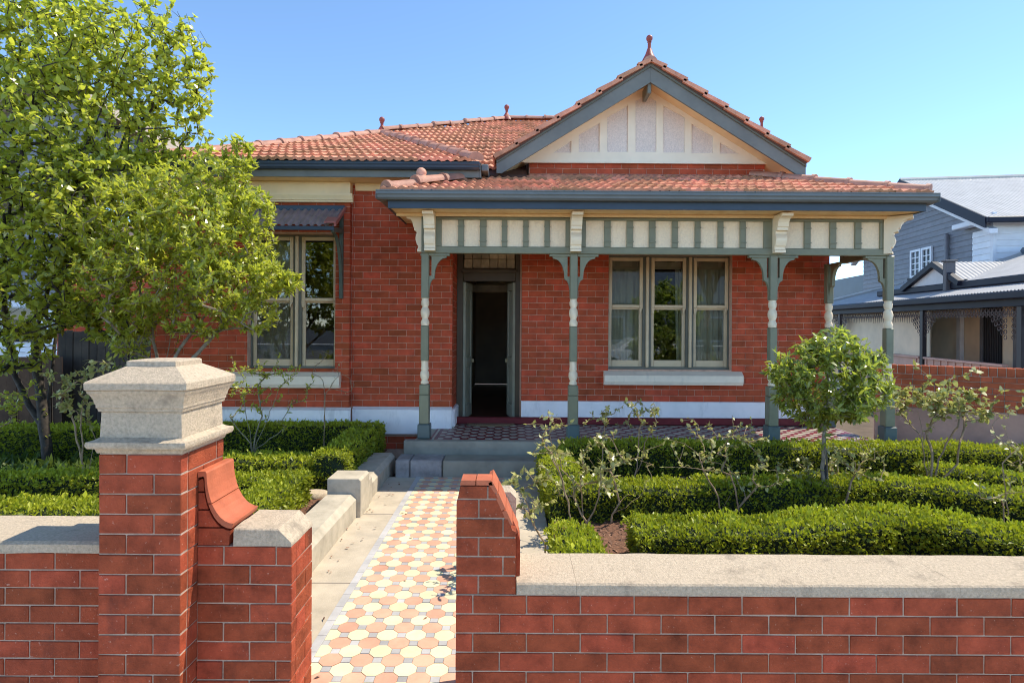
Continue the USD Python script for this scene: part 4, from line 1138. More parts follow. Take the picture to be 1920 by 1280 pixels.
# right rear ridge with its finial
rz = at(1428, 252, 10.5)
plain_plane([np.array([gcx, 10.5, rz[2]]), rz, np.array([rz[0], 8.9, rz[2] - .95]), np.array([gcx, 8.9, rz[2] - .95])])
plain_plane([np.array([gcx, 10.5, rz[2]]), np.array([gcx, 13, rz[2] - 1.3]), np.array([rz[0], 13, rz[2] - 1.3]), rz])
obj('gable_wall', MB().prism_x([(9.0, 3.6), (12.6, 3.6), (12.6, rz[2] - 1.2), (10.5, rz[2] - .06), (9.0, rz[2] - .95)], 3.3, 3.5), 'house_mortar', house)
finial(rz + [0, 0, -.03], .29, 1.0)
TILES.sort(key=lambda t: -t[0])
for a, par, v, f, t in TILES[:298]:
    obj('roof_tile', (v, f), 'roof_tile', par, smooth=50, tone=t)
rest = {}
for a, par, v, f, t in TILES[298:]:
    rest.setdefault(par, MB()).add(v, f, t)
for par, m in rest.items():
    obj('roof_tiling', m, 'roof_tile', par, kind='stuff')

# ---- sun hood over the left window
hx0, hx1 = BXL + .9, X(650, BAY_Y, 392)
hx0 = X(452, BAY_Y, 400)
ht, hb, hyf = Z(394, BAY_Y, 600), Z(430, 7.45, 600), 7.45
hood = obj('window_hood', MB().box(hx0, hx1 - .02, BAY_Y - .03, BAY_Y - .005, ht - .02, ht + .06, .004), 'fascia_paint', house)
n = 160; u = np.linspace(hx0, hx1 - .03, n)
wv_ = np.clip(np.sin(u * 2 * np.pi / .095) * 2.2, -1, 1) * .012
rows = []
for y_, z_ in ((BAY_Y - .03, ht), (hyf, hb + .055)):
    rows.append(np.stack([u, np.full(n, y_), z_ + wv_], 1))
v = np.vstack(rows); q = np.array([[n + i, n + i + 1, i + 1, i] for i in range(n - 1)])
obj('hood_sheet', (np.vstack([v, v - [0, 0, .004]]), np.vstack([q[:, [0, 1, 2]], q[:, [0, 2, 3]], 2 * n + q[:, [2, 1, 0]], 2 * n + q[:, [3, 2, 0]]])), 'hood_iron', hood, smooth=50)
obj('hood_valance', MB().box(hx0, hx1 - .03, hyf - .012, hyf + .012, hb - .01, hb + .04, .003), 'fascia_paint', hood)
sdir = np.array([0, hyf - BAY_Y, hb + .055 - ht])
m = MB().prism_x([(BAY_Y - .01, ht + .05), (hyf - .03, hb + .085), (hyf - .03, hb + .035), (BAY_Y - .01, ht - .0)], hx1 - .028, hx1)
obj('hood_side', m, 'hood_red', hood)
m = MB().box(hx1 - .19, hx1 - .0, hyf - .05, hyf + .10, hb + .088, hb + .10, .002)
obj('hood_side', MB().prism_x([(hyf - .05, hb + .075), (hyf + .10, hb + .165), (hyf + .10, hb + .18), (hyf - .05, hb + .09)], hx1 - .15, hx1 + .004), 'hood_red', hood)
bx = hx1 - .06
bz = Z(560, BAY_Y, 640)
m = MB().box(bx - .025, bx + .025, BAY_Y - .05, BAY_Y - .004, bz, ht - .02, .004)
m.prism_x([(BAY_Y - .05, ht - .25), (hyf + .02, hb + .03), (hyf + .02, hb - .03), (BAY_Y - .05, ht - .32)], bx - .022, bx + .022)
pts = [(hyf + .03 + (BAY_Y - .06 - hyf - .03) * math.sin(t), hb - .02 - (hb - bz - .25) * (1 - math.cos(t))) for t in np.linspace(0, math.pi / 2, 9)]
m.prism_x(pts + [(a + .045, b - .01) if i < 7 else (a + .0, b - .07) for i, (a, b) in list(enumerate(pts))[::-1]], bx - .021, bx + .021)
obj('hood_bracket', m, 'bracket_paint', hood)
# ---------------------------------------------------------------- right: brick boundary wall
A0, B0 = at(1640, 690, 7.75), at(2060, 690, 6.7)
A0[2] = B0[2] = 0
dU = (B0 - A0); wl_len = np.linalg.norm(dU[:2]); dU = dU / wl_len; dN = np.array([dU[1], -dU[0], 0])
bwall = thing('boundary_wall', 'red brick boundary wall on a pink rendered base, right of the verandah', 'wall', (A0 + B0) / 2)
wt, wb = Z(686, 7.4, 1720), Z(770, 7.3, 1840)
def wallbox(z0, z1, n0, n1, material, nm, c=0.004):
    v, f = cbox(np.array([0, z0, n0]), np.array([wl_len, z1, n1]), c)
    obj(nm, (A0 + v[:, :1] * dU + v[:, 1:2] * EZ + v[:, 2:3] * dN, f if not face_flip(dU, dN) else f[:, ::-1]), material, bwall)
wallbox(wb + .002, wt - .004, -.11, -.005, 'mortar', 'core', 0)
wallbox(-.2, wb, -.12, .012, 'pink_render', 'rendered_base', .006)
sh = .115
rect = courses(0, wl_len, wb + .004, wt - sh, (wt - sh - wb) / 6, .235, .007, 71, .05, headers=.25)
put_bricks(lay(rect, A0, dU, dN, .05, seed=72), bwall, 'wall_brick', dU, dN)
rect = [(u + .004, u + .082, wt - sh + .004, wt) for u in np.arange(0, wl_len - .08, .086)]
put_bricks(lay(rect, A0, dU, dN, .11, .006, 73), bwall, 'wall_brick', dU, dN, name='soldier_brick')

# ---------------------------------------------------------------- right: the neighbouring house
NU = np.array([.15, 1, 0]); NU /= np.linalg.norm(NU); NV = np.array([NU[1], -NU[0], 0])
NO = np.array([X(1733, 13.0, 600), 13.0, 0])
nh = thing('verandah_cottage', 'grey roofed cottage with a dark iron lace verandah, beyond the boundary wall', 'house', NO + [2, 0, 0])
def nb(s0, s1, w0, w1, z0, z1, c=.004):
    v, f = cbox(np.array([s0, w0, z0]), np.array([s1, w1, z1]), c)
    return NO + v[:, :1] * NU + v[:, 1:2] * NV + v[:, 2:3] * EZ, f[:, ::-1]
def npt(s, w, z): return NO + NU * s + NV * w + EZ * z
def ns(px, w, O=None):
    O = NO if O is None else O; k = (px - PPX) / FPX
    return (k * (O[1] + NV[1] * w) - O[0] - NV[0] * w) / (NU[0] - k * NU[1])
def nz(px, py, w, O=None):
    O = NO if O is None else O; d = O[1] + NU[1] * ns(px, w, O) + NV[1] * w
    return at(px, py, d)[2]
def nbox(nm, *a, material, c=.004, **k):
    return obj(nm, nb(*a, c), material, nh, **k)
S0, S1 = -4.2, 6.6
nwall = nbox('wall', S0, S1, 1.1, 1.3, -.1, 2.7, material='beige_wall')
nbox('fascia', S0, S1, -.06, .06, 2.17, 2.30, material='navy_paint')
nbox('gutter', S0, S1, -.16, -.062, 2.30, 2.44, material='navy_paint', c=.02)
def sheet(nm, p00, p10, p01, parent, material, pitch=.09, amp=.010, smooth=True):
    """Corrugated iron between three corners: ribs run from p00 to p01."""
    p00, p10, p01 = map(np.asarray, (p00, p10, p01)); L = np.linalg.norm(p10 - p00); n = int(L / pitch * 6) + 2
    u = np.linspace(0, 1, n); N = np.cross(p10 - p00, p01 - p00); N = N / np.linalg.norm(N); N = N if N[2] > 0 else -N
    off = amp * np.sin(u * L / pitch * 2 * np.pi)[:, None] * N
    v = np.vstack([p00 + u[:, None] * (p10 - p00) + off, p01 + u[:, None] * (p10 - p00) + off])
    q = np.array([[i, i + 1, n + i + 1, n + i] for i in range(n - 1)])
    return obj(nm, (np.vstack([v, v - N * .01]), np.vstack([q[:, [0, 1, 2]], q[:, [0, 2, 3]], 2 * n + q[:, [2, 1, 0]], 2 * n + q[:, [3, 2, 0]]])), material, parent, smooth=smooth)
sheet('verandah_roof', npt(S0, -.10, 2.45), npt(S1, -.10, 2.45), npt(S0, .55, 2.64), nh, 'grey_iron')
nbox('upper_gutter', S0, 3.3, .46, .56, 2.64, 2.79, material='navy_paint', c=.02)
sheet('main_roof', npt(S0, .56, 2.79), npt(3.3, .56, 2.79), npt(S0, 3.2, 3.75), nh, 'grey_iron')
sheet('main_roof', npt(3.3, .5, 2.62), npt(S1, .5, 2.62), npt(3.3, 3.2, 3.45), nh, 'grey_iron')
obj('roof_ridge', MB().tube([npt(S1 - 1.6, 3.2, 3.48), npt(S1, .3, 2.62)], [.05, .05], 6), 'grey_iron', nh)
nbox('rear_wall', 4.4, 12, 2.6, 2.7, 2.6, 3.75, material='slate_iron', c=0)
obj('roof_hip', MB().tube([npt(-1.2, 2.2, 3.42), npt(-2.0, 2.5, 3.55), npt(-4.2, 3.4, 4.15)], [.07, .07, .07], 6), 'navy_paint', nh)
obj('roof_valley', MB().tube([npt(.9, 2.6, 3.60), npt(-.4, 2.4, 3.52), npt(-1.2, 2.2, 3.44)], [.09, .09, .09], 6), 'slate_iron', nh)
# small gable on the roof
gs0, gs1 = ns(1700, .5), ns(1800, .5)
gz = nz(1755, 496, .5)
tri_ = [npt(gs0, .50, 2.78), npt(gs1, .50, 2.78), npt(ns(1754, .5), .50, gz)]
v = np.array(tri_ + [q + NV * 1.8 for q in tri_])
gbl = obj('gablet', (v, np.array([[0, 2, 1], [3, 4, 5], [0, 3, 5], [0, 5, 2], [2, 5, 4], [2, 4, 1]])), 'white_wall', nh)
for a, b in ((tri_[0], tri_[2]), (tri_[1], tri_[2])):
    e = (b - a); n_ = np.cross(e, NV); n_ /= np.linalg.norm(n_); n_ = n_ if n_[2] > 0 else -n_
    a2 = a - e * .08; b2 = b + e * .03
    v = np.array([a2 - NV * .1 - n_ * .05, b2 - NV * .1 - n_ * .05, b2 - NV * .1 + n_ * .07, a2 - NV * .1 + n_ * .07]); v = np.vstack([v, v + NV * .12])
    obj('barge_board', trimesh.convex.convex_hull(v), 'navy_paint', gbl)
sheet('gablet_roof', tri_[1] + [0, 0, .06], tri_[1] + NV * 1.8 + [0, 0, .06], tri_[2] + [0, 0, .06], gbl, 'grey_iron', .10)
cs1, cs0 = ns(1767, .38), ns(1773, .38); cz = nz(1778, 490, .38)
nbox('chimney', cs0, cs1, .38, .58, 2.6, cz, material='chimney_render', c=.01)
nbox('chimney_cap', cs0 - .03, cs1 + .03, .35, .61, cz + .002, cz + .05, material='chimney_render', c=.01)
# posts, rails, lace
for nm, s, t, mt in (('verandah_post', .05, .06, 'black_iron'), ('verandah_post', ns(1915, 0), .06, 'black_iron'), ('verandah_post', 4.55, .05, 'lace_iron')):
    nbox(nm, s - t, s + t, -.04, .05, -.1, 2.168, material=mt)
for s0, s1, z1, mt, st in ((-2.60, -.06, 1.13, 'pink_panel', .26), (.16, 4.4, 1.13, 'pink_panel', 5)):
    par = nbox('balustrade', s0, s1, -.02, .02, .15, z1 - .05, material=mt)
    nbox('rail', s0 - .02, s1 + .02, -.05, .05, z1 - .048, z1, material=mt)
    for s in np.arange(s0 + .1, s1, st):
        obj('batten', nb(s, s + .05, -.035, -.021, .16, z1 - .052), mt, par)
nbox('screen', .16, 6.4, .20, .23, 1.0, 2.5, material='beige_wall')
nbox('verandah_floor', S0, S1, -.1, 1.6, -.1, .15, material='beige_wall')
for s0, s1 in ((ns(1880, 1.1), ns(1848, 1.1)), (ns(1960, 1.1), ns(1912, 1.1))):
    nd = nbox('door', s0, s1, 1.06, 1.098, .15, 2.3, material='mat_black')
    obj('door_frame', nb(s1 + .005, s1 + .10, 1.04, 1.097, .15, 2.36), 'chimney_render', nd)
    for k in range(8):
        obj('door_bar', nb(s0 + .05 + k * (s1 - s0 - .1) / 8, s0 + .07 + k * (s1 - s0 - .1) / 8, 1.04, 1.058, .2, 2.25), 'black_iron', nd)
nbox('corner_post', ns(1800, 1.0), ns(1793, 1.0), 1.0, 1.09, .15, 2.4, material='white_wall')
lace = MB(); rl = np.random.default_rng(8)
def loop(c, r, th=.008):
    g = np.linspace(0, 2 * np.pi, 7)
    pts = [npt(c[0] + r * math.cos(q), 0.0, c[1] + r * math.sin(q)) for q in g]
    lace.tube(pts, np.full(7, th), 3)
for s in np.arange(S0 + .2, S1 - .1, .105):
    loop((s, 2.115), .045); loop((s + .05, 2.06), .03)
    if s > .3:
        lace.tube([npt(s, 0, 2.07), npt(s, 0, 1.93 - .05 * rl.random())], [.012, .004], 3)
    else:
        loop((s, 2.02), .025)
for s0, d in ((.05, 1), (.05, -1), (-2.72, 1), (-2.72, -1), (4.55, -1), (4.55, 1)):
    for k in range(5):
        for j in range(5 - k):
            loop((s0 + d * (.10 + k * .085), 2.02 - j * .10 - .02 * k), .040); 
obj('iron_lace', lace, 'lace_iron', nh, kind='stuff')

# two storey weatherboard house behind
QO = np.array([X(1863, 14.0, 420), 14.0, 0])
wh = thing('weatherboard_house', 'two storey grey weatherboard house with iron roof and a small white window, behind the cottage', 'house', QO + [2, 2, 0])
def qpt(s, w, z): return QO + NU * s + NV * w + EZ * z
def qb(s0, s1, w0, w1, z0, z1, c=.003):
    v, f = cbox(np.array([s0, w0, z0]), np.array([s1, w1, z1]), c)
    return QO + v[:, :1] * NU + v[:, 1:2] * NV + v[:, 2:3] * EZ, f[:, ::-1]
def qbox(nm, *a, material, c=.003, parent=None, **k):
    return obj(nm, qb(*a, c), material, parent or wh, **k)
eave, ridge_s, ridge_z, far_s = 4.50, 3.62, 6.2, 6.9
qw = qbox('wall', .06, far_s - .05, .06, 8, .5, eave, material='grey_board', c=0)
v = np.array([qpt(.06, .06, eave), qpt(far_s, .06, eave), qpt(ridge_s, .06, ridge_z - .1), qpt(.06, 8, eave), qpt(far_s, 8, eave), qpt(ridge_s, 8, ridge_z - .1)])
obj('gable_wall', (v, np.array([[0, 2, 1], [3, 4, 5], [0, 3, 5], [0, 5, 2], [2, 5, 4], [2, 4, 1], [0, 1, 4], [0, 4, 3]])), 'grey_board', wh)
rb = np.random.default_rng(4)
z = 2.4
slope_r = (ridge_z - eave) / ridge_s
while z < ridge_z - .2:
    zt_ = z + .152
    lo_s = 0.0 if zt_ < eave else (zt_ - eave) / slope_r
    hi_s = far_s if zt_ < eave else far_s - (zt_ - eave) / slope_r
    # each board leans out at its foot
    segs = [(lo_s, min(.78, hi_s), 'white_board'), (.79, hi_s, 'grey_board')] if zt_ < eave - .15 else [(lo_s, hi_s, 'grey_board')]
    for a, b, mt in segs:
        v = np.array([qpt(s, w, zz) for s in (a, b) for w, zz in ((.055, z), (-.022, z), (-.004, zt_ + .012), (.055, zt_ + .012))])
        obj('board', trimesh.convex.convex_hull(v), mt, wh, tone=float(rb.random()))
    if zt_ < eave + .05:
        v = np.array([qpt(s, w, zz) for w in (.0, 6.0) for s, zz in ((.055, z), (-.022, z), (-.004, zt_ + .012), (.055, zt_ + .012))])
        obj('board', trimesh.convex.convex_hull(v), 'white_board', wh, tone=float(rb.random()))
    z = zt_
qbox('corner_board', -.035, .06, -.035, .05, 2.4, eave + .1, material='white_board')
qbox('hood', -.10, 1.15, -.30, -.03, eave - .16, eave - .02, material='white_board', c=.02)
qbox('downpipe', 1.72, 1.82, -.12, -.03, 2.5, eave - .15, material='grey_board', c=.02)
ov = .38
roof1 = sheet('roof', qpt(-.35, -ov, eave - .1), qpt(-.35, 8, eave - .1), qpt(ridge_s, -ov, ridge_z + .08), wh, 'grey_iron', .09, .008)
sheet('roof', qpt(far_s + .35, -ov, eave - .1), qpt(far_s + .35, 8, eave - .1), qpt(ridge_s, -ov, ridge_z + .08), wh, 'grey_iron', .09, .008)
for sa in (-.35, far_s + .35):
    a, b = qpt(sa, -ov - .02, eave - .1), qpt(ridge_s, -ov - .02, ridge_z + .08)
    v = np.array([a - EZ * .24, b - EZ * .28, b + EZ * .03, a + EZ * .03]); v = np.vstack([v, v + NV * .04])
    obj('barge_board', trimesh.convex.convex_hull(v), 'navy_paint', wh)
    v = np.array([a - EZ * .36, b - EZ * .42, b - EZ * .30, a - EZ * .25]) + NV * .10; v = np.vstack([v, v + NV * .18])
    obj('barge_trim', trimesh.convex.convex_hull(v), 'white_board', wh)
obj('ridge', MB().tube([qpt(ridge_s, -ov, ridge_z + .1), qpt(ridge_s, 8, ridge_z + .1)], [.06, .06], 6), 'grey_iron', wh)
qbox('gutter', -.45, -.34, -ov, 8, eave - .22, eave - .08, material='navy_paint', c=.02)
obj('roof_lap', MB().tube([qpt(2.6, -ov + .5, 5.72), qpt(2.4, 3, 5.62), qpt(2.2, 8, 5.5)], [.035, .035, .035], 5), 'navy_paint', wh)
wz0_, wz1_ = 3.28, 4.12
for s0, s1 in ((2.52, 3.05), (3.09, 3.66)):
    m = MB()
    m.add(*qb(s0, s0 + .07, -.07, -.02, wz0_, wz1_)).add(*qb(s1 - .07, s1, -.07, -.02, wz0_, wz1_)).add(*qb(s0 + .071, s1 - .071, -.07, -.02, wz1_ - .07, wz1_)).add(*qb(s0 + .071, s1 - .071, -.07, -.02, wz0_, wz0_ + .07))
    w_ = obj('window', m, 'white_board', wh)
    m = MB().add(*qb((s0 + s1) / 2 - .02, (s0 + s1) / 2 + .02, -.06, -.03, wz0_ + .07, wz1_ - .07))
    for q in (.25, .5, .75):
        zq = wz0_ + .07 + q * (wz1_ - wz0_ - .14); m.add(*qb(s0 + .071, s1 - .071, -.059, -.031, zq - .015, zq + .015))
    obj('glazing_bars', m, 'white_board', w_)
    obj('pane', qb(s0 + .05, s1 - .05, -.03, -.024, wz0_ + .05, wz1_ - .05, 0), 'dark_glass', w_)
qbox('window_ledge', 2.45, 3.72, -.12, -.02, wz0_ - .07, wz0_ - .002, material='navy_paint')

# ---------------------------------------------------------------- left: fence, white cottage
lf = thing('timber_fence', 'dark stained timber paling fence behind the trees on the left', 'fence', (X(200, 9.2), 9.2, 0))
xa, xb = X(108, 9.2), X(286, 9.2)
rf = np.random.default_rng(12)
u = xa
while u < xb:
    w = .125 + rf.uniform(-.01, .015)
    obj('paling', MB().box(u, u + w - .004, 9.2 + rf.uniform(0, .012), 9.222, -.1, Z(620, 9.2, 200) + rf.uniform(-.015, .01), .003), 'paling_dark', lf, tone=float(rf.random()))
    u += w
obj('rail', MB().box(xa, xb, 9.224, 9.28, 1.3, 1.38, .004), 'paling_dark', lf, tone=.3)
lf2 = thing('brown_fence', 'lower brown timber paling fence at the left edge behind the tree trunk', 'fence', (X(30, 8.9), 8.9, 0))
xa, xb = X(-260, 8.9), X(112, 8.9)
u = xa
while u < xb:
    w = .17 + rf.uniform(-.02, .02)
    obj('paling', MB().box(u, u + w - .005, 8.9 + rf.uniform(0, .03), 8.935, -.1, Z(667, 8.9, 50) + rf.uniform(-.02, .02), .003), 'paling_brown', lf2, tone=float(rf.random()))
    u += w
obj('rail', MB().box(xa, xb, 8.937, 8.99, .9, .98, .004), 'paling_brown', lf2, tone=.3)
wc = thing('white_cottage', 'pale weatherboard cottage with a tan iron roof, glimpsed through the trees on the left', 'house', (-12, 17, 0))
cx0, cx1, cy0 = X(-330, 17), X(162, 17), 17.0
obj('wall', MB().box(cx0, cx1, cy0, cy0 + 6, -.1, 4.6, .01), 'grey_board', wc)
for k in range(26):
    z = .2 + k * .17
    obj('board', trimesh.convex.convex_hull(np.array([[x, y, zz] for x in (cx0, cx1) for y, zz in ((cy0 - .03, z), (cy0 - .005, z + .175), (cy0 - .001, z + .175), (cy0 - .001, z))])), 'white_board' if k < 13 else 'grey_board', wc, tone=float(rf.random()))
m = MB().box(X(10, 17), X(70, 17), cy0 - .06, cy0 - .032, 1.2, 2.2, .01); obj('window', m, 'dark_glass', wc)
rr_ = at(345, 302, 17.5); rp2 = at(275, 250, 17.5)
sheet('roof', (rr_[0], 16.6, rr_[2]), (rr_[0], 24, rr_[2]), (rp2[0] - 2.5, 16.6, rp2[2] + 1.6), wc, 'tan_iron', .2, .015)
sheet('roof', (-20, 16.6, 4.5), (-20, 24, 4.5), (rp2[0] - 2.5, 16.6, rp2[2] + 1.6), wc, 'tan_iron', .2, .015)
obj('gutter', MB().box(rr_[0] - .05, rr_[0] + .1, 16.6, 24, rr_[2] - .22, rr_[2] - .06, .02), 'navy_paint', wc)
obj('gable_wall', MB().prism(Polygon([(-20, 4.4), (rr_[0] - .2, rr_[2] - .2), (rp2[0] - 2.5, rp2[2] + 1.3)]), 17.1, 17.3), 'grey_board', wc)
# ---------------------------------------------------------------- planting
def rot_frame(d):
    d = d / (np.linalg.norm(d, axis=1, keepdims=True) + 1e-9)
    a = np.cross(d, np.where(np.abs(d[:, 2:]) < .9, [0, 0, 1.0], [1.0, 0, 0])); a /= np.linalg.norm(a, axis=1, keepdims=True) + 1e-9
    return d, a, np.cross(a, d)


def leaves(pos, d, nrm, L, W, droop=.12, fine=True):
    """Leaf blades: from pos along d, flat across nrm. fine: six corners and a curve, else a folded lozenge."""
    d = d / (np.linalg.norm(d, axis=1, keepdims=True) + 1e-9)
    s = np.cross(d, nrm); s /= np.linalg.norm(s, axis=1, keepdims=True) + 1e-9; n = np.cross(s, d)
    L, W = np.asarray(L)[:, None], np.asarray(W)[:, None]; k = len(pos)
    if fine:
        v = np.stack([pos, pos + d * L * .32 + s * W * .48 + n * L * .05, pos + d * L * .68 + s * W * .38 - n * L * droop * .4, pos + d * L - n * L * droop,
                      pos + d * L * .68 - s * W * .38 - n * L * droop * .4, pos + d * L * .32 - s * W * .48 + n * L * .05], 1)
        T = np.array([[0, 1, 5], [1, 2, 4], [1, 4, 5], [2, 3, 4]])
    else:
        v = np.stack([pos, pos + d * L * .5 + s * W * .5 + n * L * .06, pos + d * L - n * L * droop, pos + d * L * .5 - s * W * .5 + n * L * .06], 1)
        T = np.array([[0, 1, 2], [0, 2, 3]])
    m = v.shape[1]
    return v.reshape(-1, 3), (np.arange(k)[:, None, None] * m + T).reshape(-1, 3), m


def hedge(label, pts, w, h, z0=.03, seed=1, dens=4700, closed=False, name='box_hedge', lw=1.0):
    """A clipped hedge along a centre line of (x, y)."""
    r = np.random.default_rng(seed)
    p = np.asarray(pts, float)
    # resample
    seg = np.linalg.norm(np.diff(p, axis=0), axis=1); s = np.concatenate([[0], np.cumsum(seg)]); Ltot = s[-1]
    n = max(8, int(Ltot / .06)); t = np.linspace(0, Ltot, n); c = np.stack([np.interp(t, s, p[:, k]) for k in (0, 1)], 1)
    for _ in range(3 if len(pts) > 2 else 0):
        c[1:-1] = .25 * c[:-2] + .5 * c[1:-1] + .25 * c[2:]
    tg = np.gradient(c, axis=0); tg /= np.linalg.norm(tg, axis=1, keepdims=True); sd = np.stack([-tg[:, 1], tg[:, 0]], 1)
    path = thing(name, label, 'hedge', (c[:, 0].mean(), c[:, 1].mean(), 0), 'clipped box hedges in the garden')
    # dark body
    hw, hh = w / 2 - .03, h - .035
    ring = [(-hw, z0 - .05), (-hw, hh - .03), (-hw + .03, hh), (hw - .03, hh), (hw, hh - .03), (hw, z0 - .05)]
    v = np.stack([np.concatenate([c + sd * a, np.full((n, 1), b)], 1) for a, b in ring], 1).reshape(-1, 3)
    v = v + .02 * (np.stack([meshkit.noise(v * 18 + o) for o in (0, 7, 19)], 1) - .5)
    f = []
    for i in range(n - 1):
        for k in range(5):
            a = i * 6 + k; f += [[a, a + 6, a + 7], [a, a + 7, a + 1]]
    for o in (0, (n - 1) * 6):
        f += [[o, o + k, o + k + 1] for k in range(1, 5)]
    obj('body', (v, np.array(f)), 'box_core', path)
    # leaves over the surface
    per = 2 * (h - z0) + w
    N = int(dens * per * Ltot) + int(dens * 2 * w * h)
    tt = r.uniform(0, Ltot, N); q = r.uniform(0, per, N); hgt = h - z0
    off = np.where(q < hgt, -w / 2, np.where(q < hgt + w, q - hgt - w / 2, w / 2)); z = np.where(q < hgt, z0 + q, np.where(q < hgt + w, h, h - (q - hgt - w)))
    nr = np.where(q < hgt, -1, np.where(q < hgt + w, 0, 1)); nz = (nr == 0) * 1.0
    along = np.zeros(N)
    ends = r.random(N) < (2 * w * h) / (per * Ltot + 2 * w * h)
    off = np.where(ends, r.uniform(-w / 2, w / 2, N), off); z = np.where(ends, r.uniform(z0, h, N), z); nr = np.where(ends, 0, nr); nz = np.where(ends, 0, nz)
    e = r.random(N) < .5; tt = np.where(ends, np.where(e, 0, Ltot), tt); along = np.where(ends, np.where(e, -1, 1), 0)
    # rounded top edges
    ed = np.clip((np.abs(off) - (w / 2 - .05)) / .05, 0, 1) * np.clip((z - (h - .05)) / .05, 0, 1); z = z - ed * .022
    i = np.clip(np.searchsorted(t, tt), 1, n - 1); fr_ = ((tt - t[i - 1]) / (t[i] - t[i - 1]))[:, None]
    C = c[i - 1] * (1 - fr_) + c[i] * fr_; SD = sd[i]; TG = tg[i]
    pos = np.concatenate([C + SD * off[:, None], z[:, None]], 1)
    nrm = np.concatenate([SD * nr[:, None] + TG * along[:, None], nz[:, None]], 1)
    bump = meshkit.fbm(pos * 5.5, 3, seed) - .5; fine = meshkit.noise(pos * 30, seed + 3) - .5
    pos = pos + nrm * (bump * .075 + fine * .045 - .012 + np.abs(r.normal(0, .012, N)))[:, None]
    d = nrm + r.normal(0, .62, (N, 3)) + [0, 0, .35]
    nn = nrm * .7 + r.normal(0, .6, (N, 3)) + [0, 0, .3]
    L = r.gamma(11., .0026, N) * lw; W = L * r.uniform(.5, .68, N)
    patch = meshkit.fbm(pos * [1.6, 1.6, .8], 3, seed + 9) - .5
    pos = pos + nrm * np.where(r.random(N) < .04, r.uniform(.01, .05, N), 0)[:, None]
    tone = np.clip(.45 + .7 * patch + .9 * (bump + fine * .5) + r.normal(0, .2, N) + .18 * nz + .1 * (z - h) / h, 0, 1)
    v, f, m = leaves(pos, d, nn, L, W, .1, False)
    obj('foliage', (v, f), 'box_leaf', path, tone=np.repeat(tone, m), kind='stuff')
    return path


G = .03
hedge('clipped box hedge running along the verandah front, behind the round bush', [(.62, 6.83), (3.4, 6.83), (5.2, 6.80), (6.6, 6.45), (8.0, 5.9)], .40, .40, G, 101)
hedge('short box hedge running back from the path edge to the verandah steps', [(.50, 5.56), (.50, 6.6)], .32, .37, G, 102)
hedge('middle box hedge across the right garden, behind the front hedge', [(.36, 5.32), (1.6, 5.32), (2.4, 5.38), (3.4, 5.55), (4.0, 5.36), (4.6, 4.95), (5.6, 4.3), (7.0, 3.5)], .40, .345, G, 103)
hedge('curved box hedge at the right edge between middle and verandah hedges', [(4.35, 6.1), (4.75, 5.95), (5.4, 5.4), (6.6, 4.6)], .36, .34, G, 104)
hedge('front box hedge bulging in a curve just behind the right wall coping', [(.92, 4.22), (1.8, 4.24), (2.35, 4.36), (2.9, 4.52), (3.25, 4.42), (3.6, 4.10), (4.2, 3.52), (5.2, 2.98)], .40, .345, G, 105, 5600)
hedge('tiny box hedge end beside the path behind the gate pier', [(.45, 4.24), (.46, 3.2)], .30, .34, G, 106, 5600)
hedge('shaded box hedge against the bay wall under the left window', [(-1.72, 7.62), (-3.5, 7.62), (-4.6, 7.55)], .34, .46, G, 107)
hedge('box hedge beside the stone kerb, its near end in bright sun', [(-1.90, 7.42), (-1.90, 6.0)], .36, .43, G, 108)
hedge('box hedge crossing the left garden to the kerb hedge, in sun', [(-2.09, 6.25), (-3.4, 6.28), (-4.4, 6.28)], .42, .345, G, 109)
hedge('box hedge corner running toward the gate pillar beside bare mulch', [(-2.14, 5.68), (-2.14, 4.2)], .34, .345, G, 110, 5600)
hedge('box hedge in the row just behind the gate pillar, left of the corner', [(-2.32, 5.48), (-3.6, 5.48), (-6.4, 5.5)], .36, .345, G, 111)
hedge('nearest box hedge at the left edge directly behind the left wall coping', [(-2.6, 4.62), (-4.2, 4.62), (-5.9, 4.66)], .44, .33, G, 112, 5600)
hedge('box hedge row around the foot of the leafy tree trunk at the left edge', [(-4.7, 7.28), (-6.0, 7.28), (-8.4, 7.3)], .46, .46, G, 113)


